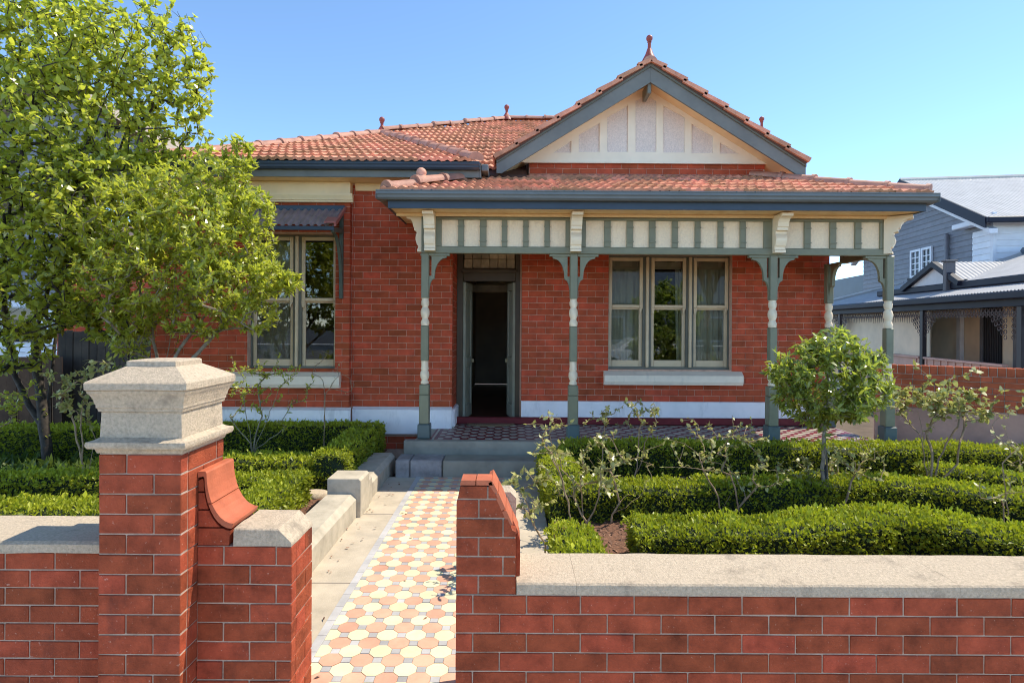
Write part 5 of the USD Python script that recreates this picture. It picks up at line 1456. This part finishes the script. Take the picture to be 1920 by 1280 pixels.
# trees and shrubs: branches grown toward the tips
def grow(stems, tips, rng, step=.14, wander=.02, up=.3):
    """stems: polylines (k, 3) with parent links made by nearest joint. Returns nodes, parents."""
    nodes, par = [], []
    for st in stems:
        st = np.asarray(st, float)
        if nodes:
            dd = np.linalg.norm(np.array(nodes) - st[0], axis=1); prev = int(dd.argmin())
            if dd[prev] > .05 : nodes.append(st[0]); par.append(prev if dd[prev] < .8 else -1); prev = len(nodes) - 1
        else:
            nodes.append(st[0]); par.append(-1); prev = 0
        for a, b in zip(st[:-1], st[1:]):
            k = max(1, int(np.linalg.norm(b - a) / step))
            for i in range(1, k + 1):
                nodes.append(a + (b - a) * i / k + rng.normal(0, wander * .5, 3)); par.append(prev); prev = len(nodes) - 1
    root = nodes[0]
    stem_n = len(nodes)
    order = np.argsort(np.linalg.norm(np.asarray(tips) - root, axis=1))
    ends = []
    for i in order:
        tip = np.asarray(tips[i]); A = np.array(nodes)
        dv = tip - A; dist = np.linalg.norm(dv, axis=1)
        cost = dist + np.where(dv[:, 2] < 0, -dv[:, 2] * 1.2, 0) + up * np.maximum(0, A[:, 2] - tip[2])
        cost[0] += .3
        b = int(cost.argmin()); a = A[b]; k = max(1, int(dist[b] / step)); prev = b
        g0 = nodes[b] - nodes[par[b]] if par[b] >= 0 else np.array([0, 0, 1.0]); g0 = g0 / (np.linalg.norm(g0) + 1e-9) * dist[b] * .35
        for j in range(1, k + 1):
            q = j / k
            pnt = a * (1 - q) ** 2 + 2 * q * (1 - q) * (a + g0) + tip * q * q + (rng.normal(0, wander, 3) if j < k else 0)
            nodes.append(pnt); par.append(prev); prev = len(nodes) - 1
        ends.append(prev)
    return np.array(nodes), np.array(par), np.array(ends), stem_n


def wood(nodes, par, ends, r_tip, power=.42, rmax=1.0, sides=6):
    cnt = np.zeros(len(nodes)); cnt[ends] = 1
    for i in range(len(nodes) - 1, 0, -1):
        if par[i] >= 0: cnt[par[i]] += cnt[i]
    rad = np.minimum(r_tip * np.maximum(cnt, 1) ** power, rmax)
    mb_v, mb_f, n0 = [], [], 0
    idx = np.nonzero(par >= 0)[0]
    a, b = nodes[par[idx]], nodes[idx]
    ra, rb_ = np.minimum(rad[par[idx]], rad[idx] * 1.35), rad[idx]
    d, x, y = rot_frame(b - a + 1e-6)
    g = np.arange(sides) * 2 * np.pi / sides
    ringA = a[:, None] - d[:, None] * ra[:, None, None] * .15 + ra[:, None, None] * (np.cos(g)[None, :, None] * x[:, None] + np.sin(g)[None, :, None] * y[:, None])
    ringB = b[:, None] + d[:, None] * rb_[:, None, None] * .15 + rb_[:, None, None] * (np.cos(g)[None, :, None] * x[:, None] + np.sin(g)[None, :, None] * y[:, None])
    v = np.concatenate([ringA, ringB], 1).reshape(-1, 3)
    k = np.arange(sides); q = np.stack([k, (k + 1) % sides, sides + (k + 1) % sides, sides + k], 1)
    t = np.vstack([q[:, [0, 1, 2]], q[:, [0, 2, 3]]])
    return (v, (np.arange(len(idx))[:, None, None] * 2 * sides + t).reshape(-1, 3)), rad


def twig_leaves(nodes, par, ends, rng, per=8, L=.07, W=.5, back=3, spread=.9, droop=.15, hang=0.0, fine=True):
    """Leaves set round the last joints of every twig."""
    P, D = [], []
    for e in ends:
        i, chain = e, []
        for _ in range(back):
            chain.append(i)
            if par[i] < 0: break
            i = par[i]
        chain.append(i)
        pts = nodes[chain[::-1]]
        ax = pts[-1] - pts[0]; ax = ax / (np.linalg.norm(ax) + 1e-9)
        q = 1 - rng.random(per) ** 1.4
        seg = q * (len(pts) - 1); k = np.minimum(seg.astype(int), len(pts) - 2); f = (seg - k)[:, None]
        P.append(pts[k] * (1 - f) + pts[k + 1] * f + rng.normal(0, .006, (per, 3)))
        D.append(ax * rng.uniform(.3, 1.0, (per, 1)) + rng.normal(0, spread, (per, 3)) - [0, 0, hang])
    P, D = np.vstack(P), np.vstack(D)
    N = rng.normal(0, .55, P.shape) + [0, 0, .9]
    Ls = L * np.clip(rng.normal(.95, .28, len(P)), .4, 1.6)
    v, f, m = leaves(P, D, N, Ls, Ls * W * rng.uniform(.85, 1.15, len(P)), droop, fine)
    return (v, f), np.repeat(np.clip(rng.normal(.5, .25, len(P)), 0, 1), m)


def blob_tips(blobs, rng, n, gap=.0, hollow=.35):
    """Twig tips spread through ellipsoids given as (px, py, distance, rx px, ry px, depth m, weight)."""
    w = np.array([b[6] for b in blobs], float); cnt = rng.multinomial(n, w / w.sum()); out = []
    for b, k in zip(blobs, cnt):
        c = at(b[0], b[1], b[2]); sc = b[2] / FPX
        u = rng.normal(0, 1, (k, 3)); u /= np.linalg.norm(u, axis=1, keepdims=True); u *= (hollow + (1 - hollow) * rng.random((k, 1)) ** .45)
        out.append(c + u * [b[3] * sc, b[5], b[4] * sc])
    return np.vstack(out)


def plant(name, label, cat, stems, tips, leafmat, woodmat, rng, r_tip=.004, power=.42, rmax=.2, step=.14, wander=.02, group=None, parts=('trunk', 'crown'), up=.3, sides=6, **lk):
    nodes, par, ends, sn = grow(stems, tips, rng, step, wander, up)
    pth = thing(name, label, cat, nodes[0], group)
    m, rad = wood(nodes, par, ends, r_tip, power, rmax, sides)
    obj(parts[0], m, woodmat, pth, smooth=True)
    lm, tone = twig_leaves(nodes, par, ends, rng, **lk)
    obj(parts[1], lm, leafmat, pth, tone=tone, kind='stuff')
    return pth


# tall leafy tree at the left edge
r_ = np.random.default_rng(201)
TD = 6.9
b0 = at(90, 872, TD); b0[2] = 0
stems = [[b0, at(86, 835, TD), at(84, 800, TD)],
         [at(84, 802, TD), at(52, 758, TD), at(28, 700, TD), at(14, 640, TD - .1), at(5, 520, TD - .3), at(20, 380, TD - .4), at(60, 200, TD - .5), at(70, 60, TD - .5)],
         [at(84, 806, TD), at(76, 745, TD), at(70, 690, TD), at(66, 640, TD), at(90, 540, TD - .2), at(125, 430, TD - .3), at(150, 300, TD - .3), at(215, 150, TD - .3), at(260, 30, TD - .3)],
         [at(88, 806, TD), at(92, 750, TD + .1), at(96, 690, TD + .1), at(105, 620, TD + .2), at(150, 480, TD + .2), at(205, 330, TD + .1), at(245, 230, TD), at(330, 110, TD)],
         [at(60, 640, TD), at(130, 605, TD - .3), at(215, 590, TD - .5)]]
blobs = [(40, 60, 6.5, 120, 120, .8, 1.0), (150, 80, 6.5, 110, 110, .8, .9), (240, 80, 6.5, 70, 90, .6, .32), (330, 110, 6.6, 60, 90, .45, .22), (310, 200, 6.6, 85, 100, .5, .36), (60, 240, 6.4, 130, 130, .9, 1.2), (180, 240, 6.5, 120, 120, .9, 1.0),
         (60, 400, 6.3, 130, 130, .9, 1.2), (200, 390, 6.4, 120, 110, .9, .9), (50, 540, 6.3, 110, 100, .8, .9), (150, 530, 6.4, 100, 80, .7, .6), (215, 590, 6.3, 80, 50, .4, .25), (30, 650, 6.4, 60, 50, .5, .22), (365, 95, 6.6, 30, 60, .35, .08), (360, 175, 6.6, 30, 50, .3, .06), (320, 40, 6.6, 40, 40, .3, .06), (-60, 300, 6.3, 90, 300, .8, .8), (250, 330, 6.6, 100, 60, .6, .4)]
tips = blob_tips(blobs, r_, 5200)
plant('leafy_tree', 'tall leafy green tree with dark forked trunk at the left edge', 'tree', stems, tips, 'pear_leaf', 'bark', r_, .0019, .40, .12, .20, .012, per=7, L=.070, W=.54, back=5, spread=.85, droop=.2, hang=.25)

# spreading shrub in front of the bay window
r_ = np.random.default_rng(202)
SD_ = 6.3
b0 = at(303, 845, SD_); b0[2] = .05
stems = [[b0, at(303, 770, SD_), at(302, 700, SD_)], [at(302, 705, SD_), at(288, 640, SD_), at(285, 560, SD_)], [at(302, 705, SD_), at(318, 640, SD_), at(326, 560, SD_), at(330, 450, SD_)],
         [at(303, 715, SD_), at(340, 650, SD_), at(385, 590, SD_), at(430, 520, SD_)], [at(303, 720, SD_), at(352, 680, SD_), at(410, 620, SD_ - .1), at(470, 560, SD_ - .2)], [at(302, 712, SD_), at(262, 650, SD_), at(230, 580, SD_)]]
blobs = [(330, 400, 6.2, 120, 95, .8, 1.3), (410, 350, 6.2, 55, 75, .5, .6), (440, 300, 6.2, 28, 40, .3, .14), (455, 275, 6.2, 12, 20, .15, .05), (425, 450, 6.1, 85, 90, .7, 1.0), (485, 400, 6.1, 28, 50, .3, .25), (300, 510, 6.1, 130, 80, .8, 1.2), (440, 530, 6.0, 85, 60, .6, .7), (505, 520, 6.0, 40, 35, .3, .30), (545, 528, 6.0, 18, 22, .15, .10), (250, 430, 6.2, 80, 90, .7, .7), (480, 590, 6.0, 40, 35, .3, .2), (370, 600, 6.1, 60, 30, .4, .22), (250, 590, 6.1, 60, 40, .4, .25), (235, 640, 6.1, 35, 30, .3, .10)]
tips = blob_tips(blobs, r_, 2400)
plant('spreading_shrub', 'wide light green shrub on many bare stems in front of the bay window', 'shrub', stems, tips, 'shrub_leaf', 'pale_bark', r_, .0016, .37, .03, .12, .010, per=12, L=.062, W=.36, back=2, spread=.6, droop=.12)

# round bush on a thin trunk in front of the verandah
r_ = np.random.default_rng(203)
RD = 5.35
b0 = at(1541, 957, RD); b0[2] = .05
stems = [[b0, at(1543, 900, RD), at(1545, 840, RD), at(1547, 790, RD), at(1555, 700, RD), at(1560, 650, RD)], [at(1546, 800, RD), at(1500, 730, RD), at(1480, 690, RD)], [at(1547, 790, RD), at(1600, 720, RD), at(1620, 690, RD)]]
blobs = [(1548, 712, RD, 90, 72, .5, 1.25), (1540, 645, RD, 45, 28, .25, .35), (1595, 655, RD, 35, 32, .25, .3), (1490, 690, RD, 50, 50, .3, .5), (1625, 715, RD, 38, 50, .3, .5), (1560, 755, RD, 75, 28, .4, .4), (1480, 740, RD, 30, 32, .2, .2), (1600, 765, RD, 36, 26, .25, .2), (1462, 690, RD, 22, 28, .2, .12), (1650, 735, RD, 24, 30, .2, .14), (1520, 782, RD, 30, 16, .2, .07), (1575, 628, RD, 22, 16, .15, .07), (1450, 725, RD, 16, 20, .15, .06), (1630, 670, RD, 22, 20, .2, .1)]
tips = blob_tips(blobs, r_, 640, hollow=.2)
plant('ball_bush', 'round dense green bush on a thin bare trunk before the right verandah posts', 'bush', stems, tips, 'ball_leaf', 'pale_bark', r_,   .0016, .38, .017, .08, .012, per=13, L=.064, W=.34, back=4, spread=.75, droop=.25, hang=.35)
st = thing('garden_stake', 'thin timber stakes with a dark tie beside the thin bare trunk', 'stake', (X(1556, RD), RD, 0))
obj('stake', MB().tube([[X(1549, RD), RD + .05, .0], [X(1551, RD), RD + .05, Z(815, RD, 1550)]], [.008, .008], 6), 'stake', st)
obj('stake', MB().tube([[X(1559, RD), RD + .02, .0], [X(1553, RD), RD + .02, Z(842, RD, 1550)]], [.008, .007], 6), 'stake', st)
obj('tie', MB().lathe([(.006, Z(902, RD, 1550)), (.026, Z(898, RD, 1550)), (.024, Z(880, RD, 1550)), (.010, Z(860, RD, 1550))], X(1549, RD), RD + .03, 8), 'rag', st, smooth=True)


def rose(label, base, tips_px, d, seed, canes=(), dz=.03, per=15, L=.050, r_tip=.0021, name='rose_bush', group=None, woodmat='rose_stem', leafmat='rose_leaf', extra=9, W=.62, spread=.75, power=.42, jitter=.10, rmax=.011, cat='rose bush'):
    group = group or ('rose bushes among the hedges' if cat == 'rose bush' else None)
    r = np.random.default_rng(seed)
    b = at(base[0], base[1], d); b[2] = dz
    tp = []
    for q in tips_px:
        dd = d + r.normal(0, .12); t = at(q[0], q[1], dd); tp.append(t)
        for _ in range(extra // 2 if len(q) < 3 else q[2]):
            tp.append(t + r.normal(0, jitter, 3) * [1, 1, .8])
    stems = [[b, b + [0, 0, .06]]] + [[b + [r.normal(0, .01), r.normal(0, .01), .05]] + [at(x, y, d + r.normal(0, .05)) for x, y in c] for c in canes]
    return plant(name, label, cat, stems, tp, leafmat, woodmat, r, r_tip, power, rmax, .07, .010, group, ('stems', 'foliage'), per=per, L=L, W=W, back=2, spread=spread, droop=.15, sides=5)


rose('small leafy rose stem leaning over the path behind the sloping gate pier', (1022, 1040), [(985, 880), (965, 890), (1005, 905), (975, 920), (1010, 935), (1000, 955), (1008, 872, 1)], 4.3, 301, [[(1000, 985), (985, 930)], [(1003, 990), (1000, 940)]], .1, 10, .05, extra=5)
rose('tall sparse rose reaching up in front of the verandah steps', (1080, 1030), [(1028, 768, 1), (985, 795), (1010, 815), (1045, 800, 1), (1020, 835), (1062, 822), (1000, 850), (1035, 850)], 4.25, 302, [[(1070, 960), (1055, 900), (1038, 860), (1030, 810)]], .1, 7, .042, extra=3)
rose('twiggy rose with pale leaves left of the bare mulch patch', (1100, 995), [(1070, 850), (1095, 845), (1120, 860), (1140, 880), (1100, 880), (1075, 900), (1050, 910, 1), (1150, 895), (1110, 905), (1130, 900, 4)], 4.75, 303, [[(1092, 950), (1088, 900)], [(1115, 960), (1125, 915)], [(1090, 965), (1075, 930)]], .1, 7, .042)
rose('twiggy rose behind the bare mulch patch with one low slanting cane', (1146, 975), [(1125, 830), (1150, 828), (1160, 850), (1180, 850, 1), (1195, 838, 1), (1140, 860), (1172, 865), (1205, 925, 0)], 5.0, 304, [[(1160, 940), (1150, 890)], [(1175, 950), (1206, 923)]], .1, 7, .042)
rose('small bare rose shoot poking above the middle hedge', (1222, 915), [(1222, 870, 1), (1215, 880, 0), (1228, 876, 0)], 5.35, 305, [[(1221, 890)]], .25, 3, .03)
rose('wide twiggy rose bush in the middle of the right garden', (1362, 972), [(1258, 835, 1), (1310, 798), (1285, 830), (1305, 818), (1330, 800, 1), (1345, 818, 0), (1300, 855), (1325, 855), (1345, 850), (1360, 845), (1385, 838), (1370, 870), (1390, 825), (1405, 835), (1425, 855), (1440, 860), (1400, 800), (1395, 815), (1410, 785, 1), (1415, 880), (1330, 880), (1440, 875, 1), (1380, 885), (1460, 900, 2)], 4.95, 306,
     [[(1350, 950), (1340, 915), (1320, 885), (1310, 850)], [(1385, 955), (1378, 915), (1370, 890)], [(1395, 940), (1420, 910)], [(1360, 945), (1368, 930)]], .1, 6, .042, extra=5)
rose('rose with dark leaves growing in shade against the verandah floor', (1190, 893), [(1195, 770), (1185, 765), (1210, 770), (1225, 775), (1205, 790), (1230, 765, 1), (1180, 780, 1)], 6.35, 307, [[(1205, 850), (1218, 810)], [(1195, 860), (1200, 800)]], .1, 8, .04)
rose('tiny dark rose top left of the shaded rose', (1130, 893), [(1128, 775), (1140, 770), (1122, 785), (1155, 768, 1)], 6.4, 308, [[(1130, 830)]], .1, 7, .04)
rose('thin rose with small leaves beside the round bush trunk', (1580, 960), [(1600, 842), (1622, 850), (1612, 865), (1590, 850), (1640, 862, 1), (1575, 860, 1), (1600, 880, 1)], 5.25, 309, [[(1598, 900), (1606, 870)], [(1605, 885), (1622, 860)]], .1, 8, .042)
rose('low yellow green rose between the stakes and the middle hedge', (1568, 935), [(1570, 868), (1578, 862), (1562, 878), (1585, 880)], 5.7, 310, [[(1572, 890)]], .1, 8, .04)
rose('low leafy rose on the middle hedge left of the thin bare trunk', (1515, 930), [(1512, 880), (1500, 892), (1525, 886), (1518, 895), (1490, 900)], 5.5, 311, [[(1515, 900)]], .1, 10, .04)
RBIG = dict(woodmat='rose_stem', r_tip=.0022, power=.46, rmax=.03)
rose('old rose bush with thick bare stems in front of the pink rendered wall', (1745, 905), [(1688, 740), (1700, 730), (1715, 738), (1730, 725), (1745, 735), (1695, 755), (1722, 755), (1745, 752), (1762, 722, 1), (1785, 735), (1800, 732), (1775, 745), (1800, 752), (1820, 738, 1), (1830, 745), (1845, 748, 1), (1815, 765), (1840, 775), (1790, 765), (1862, 758, 1), (1855, 785, 1), (1683, 772, 0), (1770, 770)], 5.75, 312,
     [[(1738, 850), (1730, 815), (1722, 770)], [(1725, 815), (1700, 785), (1685, 772)], [(1760, 860), (1775, 830), (1795, 800), (1805, 760)], [(1748, 850), (1738, 810), (1752, 780), (1765, 760)], [(1795, 870), (1800, 830), (1810, 790), (1830, 770)]], .1, 11, .054, extra=9, **RBIG)
rose('thin bare rose at the right edge in front of the curved hedge', (1885, 985), [(1882, 925, 2), (1870, 940, 1), (1895, 915, 1), (1878, 880, 0), (1860, 800, 2), (1858, 815, 1)], 4.6, 313, [[(1880, 950), (1872, 930)], [(1890, 960), (1880, 880)]], .1, 4, .042, extra=2)
rose('twiggy rose on the verandah hedge at the right edge', (1915, 905), [(1905, 840), (1915, 860), (1895, 870, 1), (1925, 850), (1935, 830)], 6.0, 314, [[(1912, 880)], [(1905, 885)]], .1, 4, .04)
rose('yellow rose leaves at the right edge above the verandah hedge', (1960, 850), [(1915, 735, 1), (1925, 745, 2), (1918, 760, 1), (1940, 740)], 6.0, 315, [[(1945, 800), (1930, 760)]], .1, 8, .05)
rose('small leggy shrub with leafy top between pillar and left window', (476, 868), [(432, 695), (455, 690), (470, 700), (490, 690), (500, 705), (440, 720), (465, 725), (485, 735), (455, 745), (520, 700), (545, 690), (535, 715), (555, 700, 1), (505, 740), (530, 745, 1), (520, 790, 2), (540, 770, 1), (445, 770, 2), (480, 760)], 6.75, 316,
     [[(470, 820), (460, 770), (455, 730)], [(480, 830), (500, 790), (520, 740)], [(476, 830), (490, 780), (485, 720)], [(482, 840), (530, 805), (538, 800)], [(470, 830), (440, 800), (432, 780)]], .1, 11, .045, name='leggy_shrub', woodmat='cane', leafmat='shrub_leaf', extra=6, W=.42, cat='shrub')
rose('bare standard rose standing before the left window sill', (608, 850), [(590, 690, 1), (600, 680, 1), (612, 668, 1), (632, 690, 1), (640, 700, 1), (655, 715, 1), (622, 720, 1), (650, 735, 0), (585, 700, 0)], 7.35, 317, [[(608, 800), (609, 740), (606, 715)], [(609, 738), (628, 715)]], .1, 1, .022, extra=2, woodmat='rose_stem')
rose('rose with reddish stems and yellow green leaves left of the pillar cap', (165, 850), [(105, 715), (120, 705), (135, 720), (150, 712), (160, 700), (128, 740), (175, 690, 2), (190, 695, 2), (105, 760), (150, 760), (165, 755), (200, 685, 1), (145, 785)], 5.6, 318, [[(140, 800), (125, 745)], [(150, 790), (160, 740)], [(178, 822), (165, 780)]], .1, 9, .05, extra=6)
rose('leafy sprig at the left edge in front of the brown fence', (-20, 860), [(15, 745), (30, 755), (20, 770), (40, 740), (8, 735), (-10, 760)], 5.9, 319, [[(0, 800)]], .1, 12, .05, extra=5, name='leafy_sprig', leafmat='pear_leaf', cat='plant')
rose('dark leafy shrub filling the corner of fence and bay wall', (285, 850), [(255, 690), (265, 660), (275, 640), (280, 620), (250, 650), (270, 680), (262, 700), (290, 690), (240, 670), (225, 620), (240, 600)], 7.7, 320, [[(275, 760), (270, 690)], [(280, 780), (262, 720), (250, 670)]], .1, 14, .06, extra=10, name='corner_shrub', leafmat='ball_leaf', woodmat='bark', W=.4, cat='shrub', jitter=.14)

stn = thing('garden_stone', 'flat grey stone lying in the mulch between two left hedges', 'stone', (X(592, 5.75), 5.75, .05))
m = trimesh.creation.icosphere(3, 1.0); v = m.vertices * [.14, .10, .07] + [X(592, 5.75), 5.75, .08]; v = v + .02 * (np.stack([meshkit.fbm(v * 12 + o, 3) for o in (0, 9, 23)], 1) - .5); v[:, 2] = np.minimum(v[:, 2], .125)
obj('stone', (v, m.faces), 'cap_stone', stn, smooth=40)

# low ground plants between the hedges on the left
def ground_plants(name, label, x0, x1, y0, y1, n, seed, L=.09):
    r = np.random.default_rng(seed)
    base = np.stack([r.uniform(x0, x1, n), r.uniform(y0, y1, n), np.full(n, .05)], 1)
    P = np.repeat(base, 14, 0) + r.normal(0, .03, (n * 14, 3)) * [1, 1, .3]
    D = r.normal(0, .6, P.shape) + [0, 0, .8]
    Ls = L * r.uniform(.5, 1.5, len(P))
    v, f, m = leaves(P, D, r.normal(0, 1, P.shape), Ls, Ls * .28, .35, True)
    p_ = obj(name, (v, f), 'grass_blade', None, tone=np.repeat(np.clip(r.normal(.45, .25, len(P)), 0, 1), m), label=label, cat='ground cover', kind='stuff')
ground_plants('ground_cover', 'low green leafy ground cover between the hedges around the tree trunk', -8, -4.1, 6.0, 7.0, 420, 401, .13)

# fallen leaves on the path
r_ = np.random.default_rng(601); n = 46
P = np.stack([r_.uniform(KX0, KX1, n), r_.uniform(2.9, 6.6, n), np.full(n, .007)], 1); P[:26, 0] = r_.uniform(KX0 + .01, KX0 + .2, 26)
D = np.stack([r_.normal(0, 1, n), r_.normal(0, 1, n), r_.uniform(0, .3, n)], 1)
v, f, m = leaves(P, D, np.tile([0, 0, 1.0], (n, 1)) + r_.normal(0, .2, (n, 3)), r_.uniform(.02, .045, n), r_.uniform(.012, .02, n), .1, True)
obj('fallen_leaves', (v, f), 'mulch_chip', None, tone=np.repeat(r_.random(n), m), label='dry brown leaves scattered along the concrete edge of the path', cat='leaves', kind='stuff')
# ---------------------------------------------------------------- across the street: what the windows mirror
mat('car_white', (0.75, 0.75, 0.75), 0.25, 0.02, 2, coat=0.6)
mat('opposite_render', (0.42, 0.38, 0.33), 0.8, 0.1, 2)
mat('rubber', (0.02, 0.02, 0.02), 0.8, 0.05, 5)
car = thing('parked_car', 'white hatchback parked across the street, mirrored in the triple window', 'car', (5.2, -7.6, -.17))
cx, cyc, cz0 = 5.4, -7.6, -.17
sil = [(-2.05, .30), (-2.08, .62), (-1.95, .86), (-1.05, .98), (-.35, 1.42), (1.05, 1.47), (1.75, 1.05), (2.02, .95), (2.06, .40), (1.9, .24), (-1.85, .24)]
P = Polygon(sil).buffer(.05).buffer(-.05)
for a in (-1.28, 1.30):
    P = P.difference(Polygon([(a + .36 * math.cos(t), .30 + .36 * math.sin(t)) for t in np.linspace(0, 2 * math.pi, 24)]))
def carpt(v): return v * [1, 1, 1] + [cx, cyc, cz0]
m = trimesh.creation.extrude_polygon(P, 1.7, engine='earcut').subdivide_to_size(.25)
v = np.stack([m.vertices[:, 0], .85 - m.vertices[:, 2], m.vertices[:, 1]], 1)
v[:, 1] *= 1 - .22 * np.clip((v[:, 2] - .9) / .55, 0, 1)
body = obj('body', (carpt(v), m.faces), 'car_white', car, smooth=30)
for s in (-1, 1):
    for x0, x1, x2, x3 in ((-.78, .12, .12, -.27), (.18, 1.05, .98, .18)):
        q = Polygon([(x0, .98), (x1, .98), (x2, 1.38), (x3, 1.38)]).buffer(-.02)
        mm = trimesh.creation.extrude_polygon(q, .02, engine='earcut')
        w = np.stack([mm.vertices[:, 0], s * (.855 - .30 * (mm.vertices[:, 1] - .9) * .62) + s * mm.vertices[:, 2] * .5, mm.vertices[:, 1]], 1)
        obj('window', (carpt(w), mm.faces), 'dark_glass', car)
    for a in (-1.28, 1.30):
        t = trimesh.creation.cylinder(.31, .20, sections=24); t.apply_transform(trimesh.transformations.rotation_matrix(math.pi / 2, [1, 0, 0])); t.apply_translation([a, s * .74, .31])
        wh_ = obj('wheel', (carpt(t.vertices), t.faces), 'rubber', car, smooth=30)
        t = trimesh.creation.cylinder(.19, .02, sections=16); t.apply_transform(trimesh.transformations.rotation_matrix(math.pi / 2, [1, 0, 0])); t.apply_translation([a, s * .85, .31])
        obj('rim', (carpt(t.vertices), t.faces), 'grey_iron', wh_)
r_ = np.random.default_rng(501)
stt = [[np.array([7.2, -9.5, -.1]), np.array([7.2, -9.5, 1.0]), np.array([7.1, -9.5, 2.4])]]
u = r_.normal(0, 1, (420, 3)); u /= np.linalg.norm(u, axis=1, keepdims=True); u *= .4 + .6 * r_.random((420, 1)) ** .5
plant('street_tree', 'bushy dark tree across the street, mirrored in the middle window', 'tree', stt, u * [1.7, 1.4, 1.6] + [7.1, -9.5, 2.3], 'ball_leaf', 'bark', r_, .006, .4, .12, .3, .03, per=16, L=.20, W=.5, back=2, spread=.8)
oh = thing('opposite_house', 'low rendered house across the street', 'house', (2, -17, 0))
obj('wall', MB().box(-9, 17, -20, -15, -.2, 3.1, .02), 'opposite_render', oh)
obj('roof', MB().prism_x([(-20.6, 3.0), (-14.4, 3.0), (-17.5, 5.2)], -9.6, 17.6), 'slate_iron', oh)
for x in (-6, -1.5, 4.5, 10):
    w_ = obj('window', MB().box(x, x + 1.8, -15.0, -14.94, .9, 2.3, .01), 'white_board', oh)
    obj('pane', MB().box(x + .1, x + 1.7, -14.939, -14.92, 1.0, 2.2, .005), 'dark_glass', w_)
obj('door', MB().box(2, 3, -15.0, -14.95, -.1, 2.1, .01), 'door_paint', oh)
ff = thing('opposite_fence', 'low rendered front fence across the street', 'fence', (2, -10.5, 0))
obj('panel', MB().box(-14, 22, -11.6, -11.4, -.2, .75, .02), 'opposite_render', ff)
obj('coping', MB().box(-14, 22, -11.64, -11.36, .752, .81, .02), 'white_wall', ff)
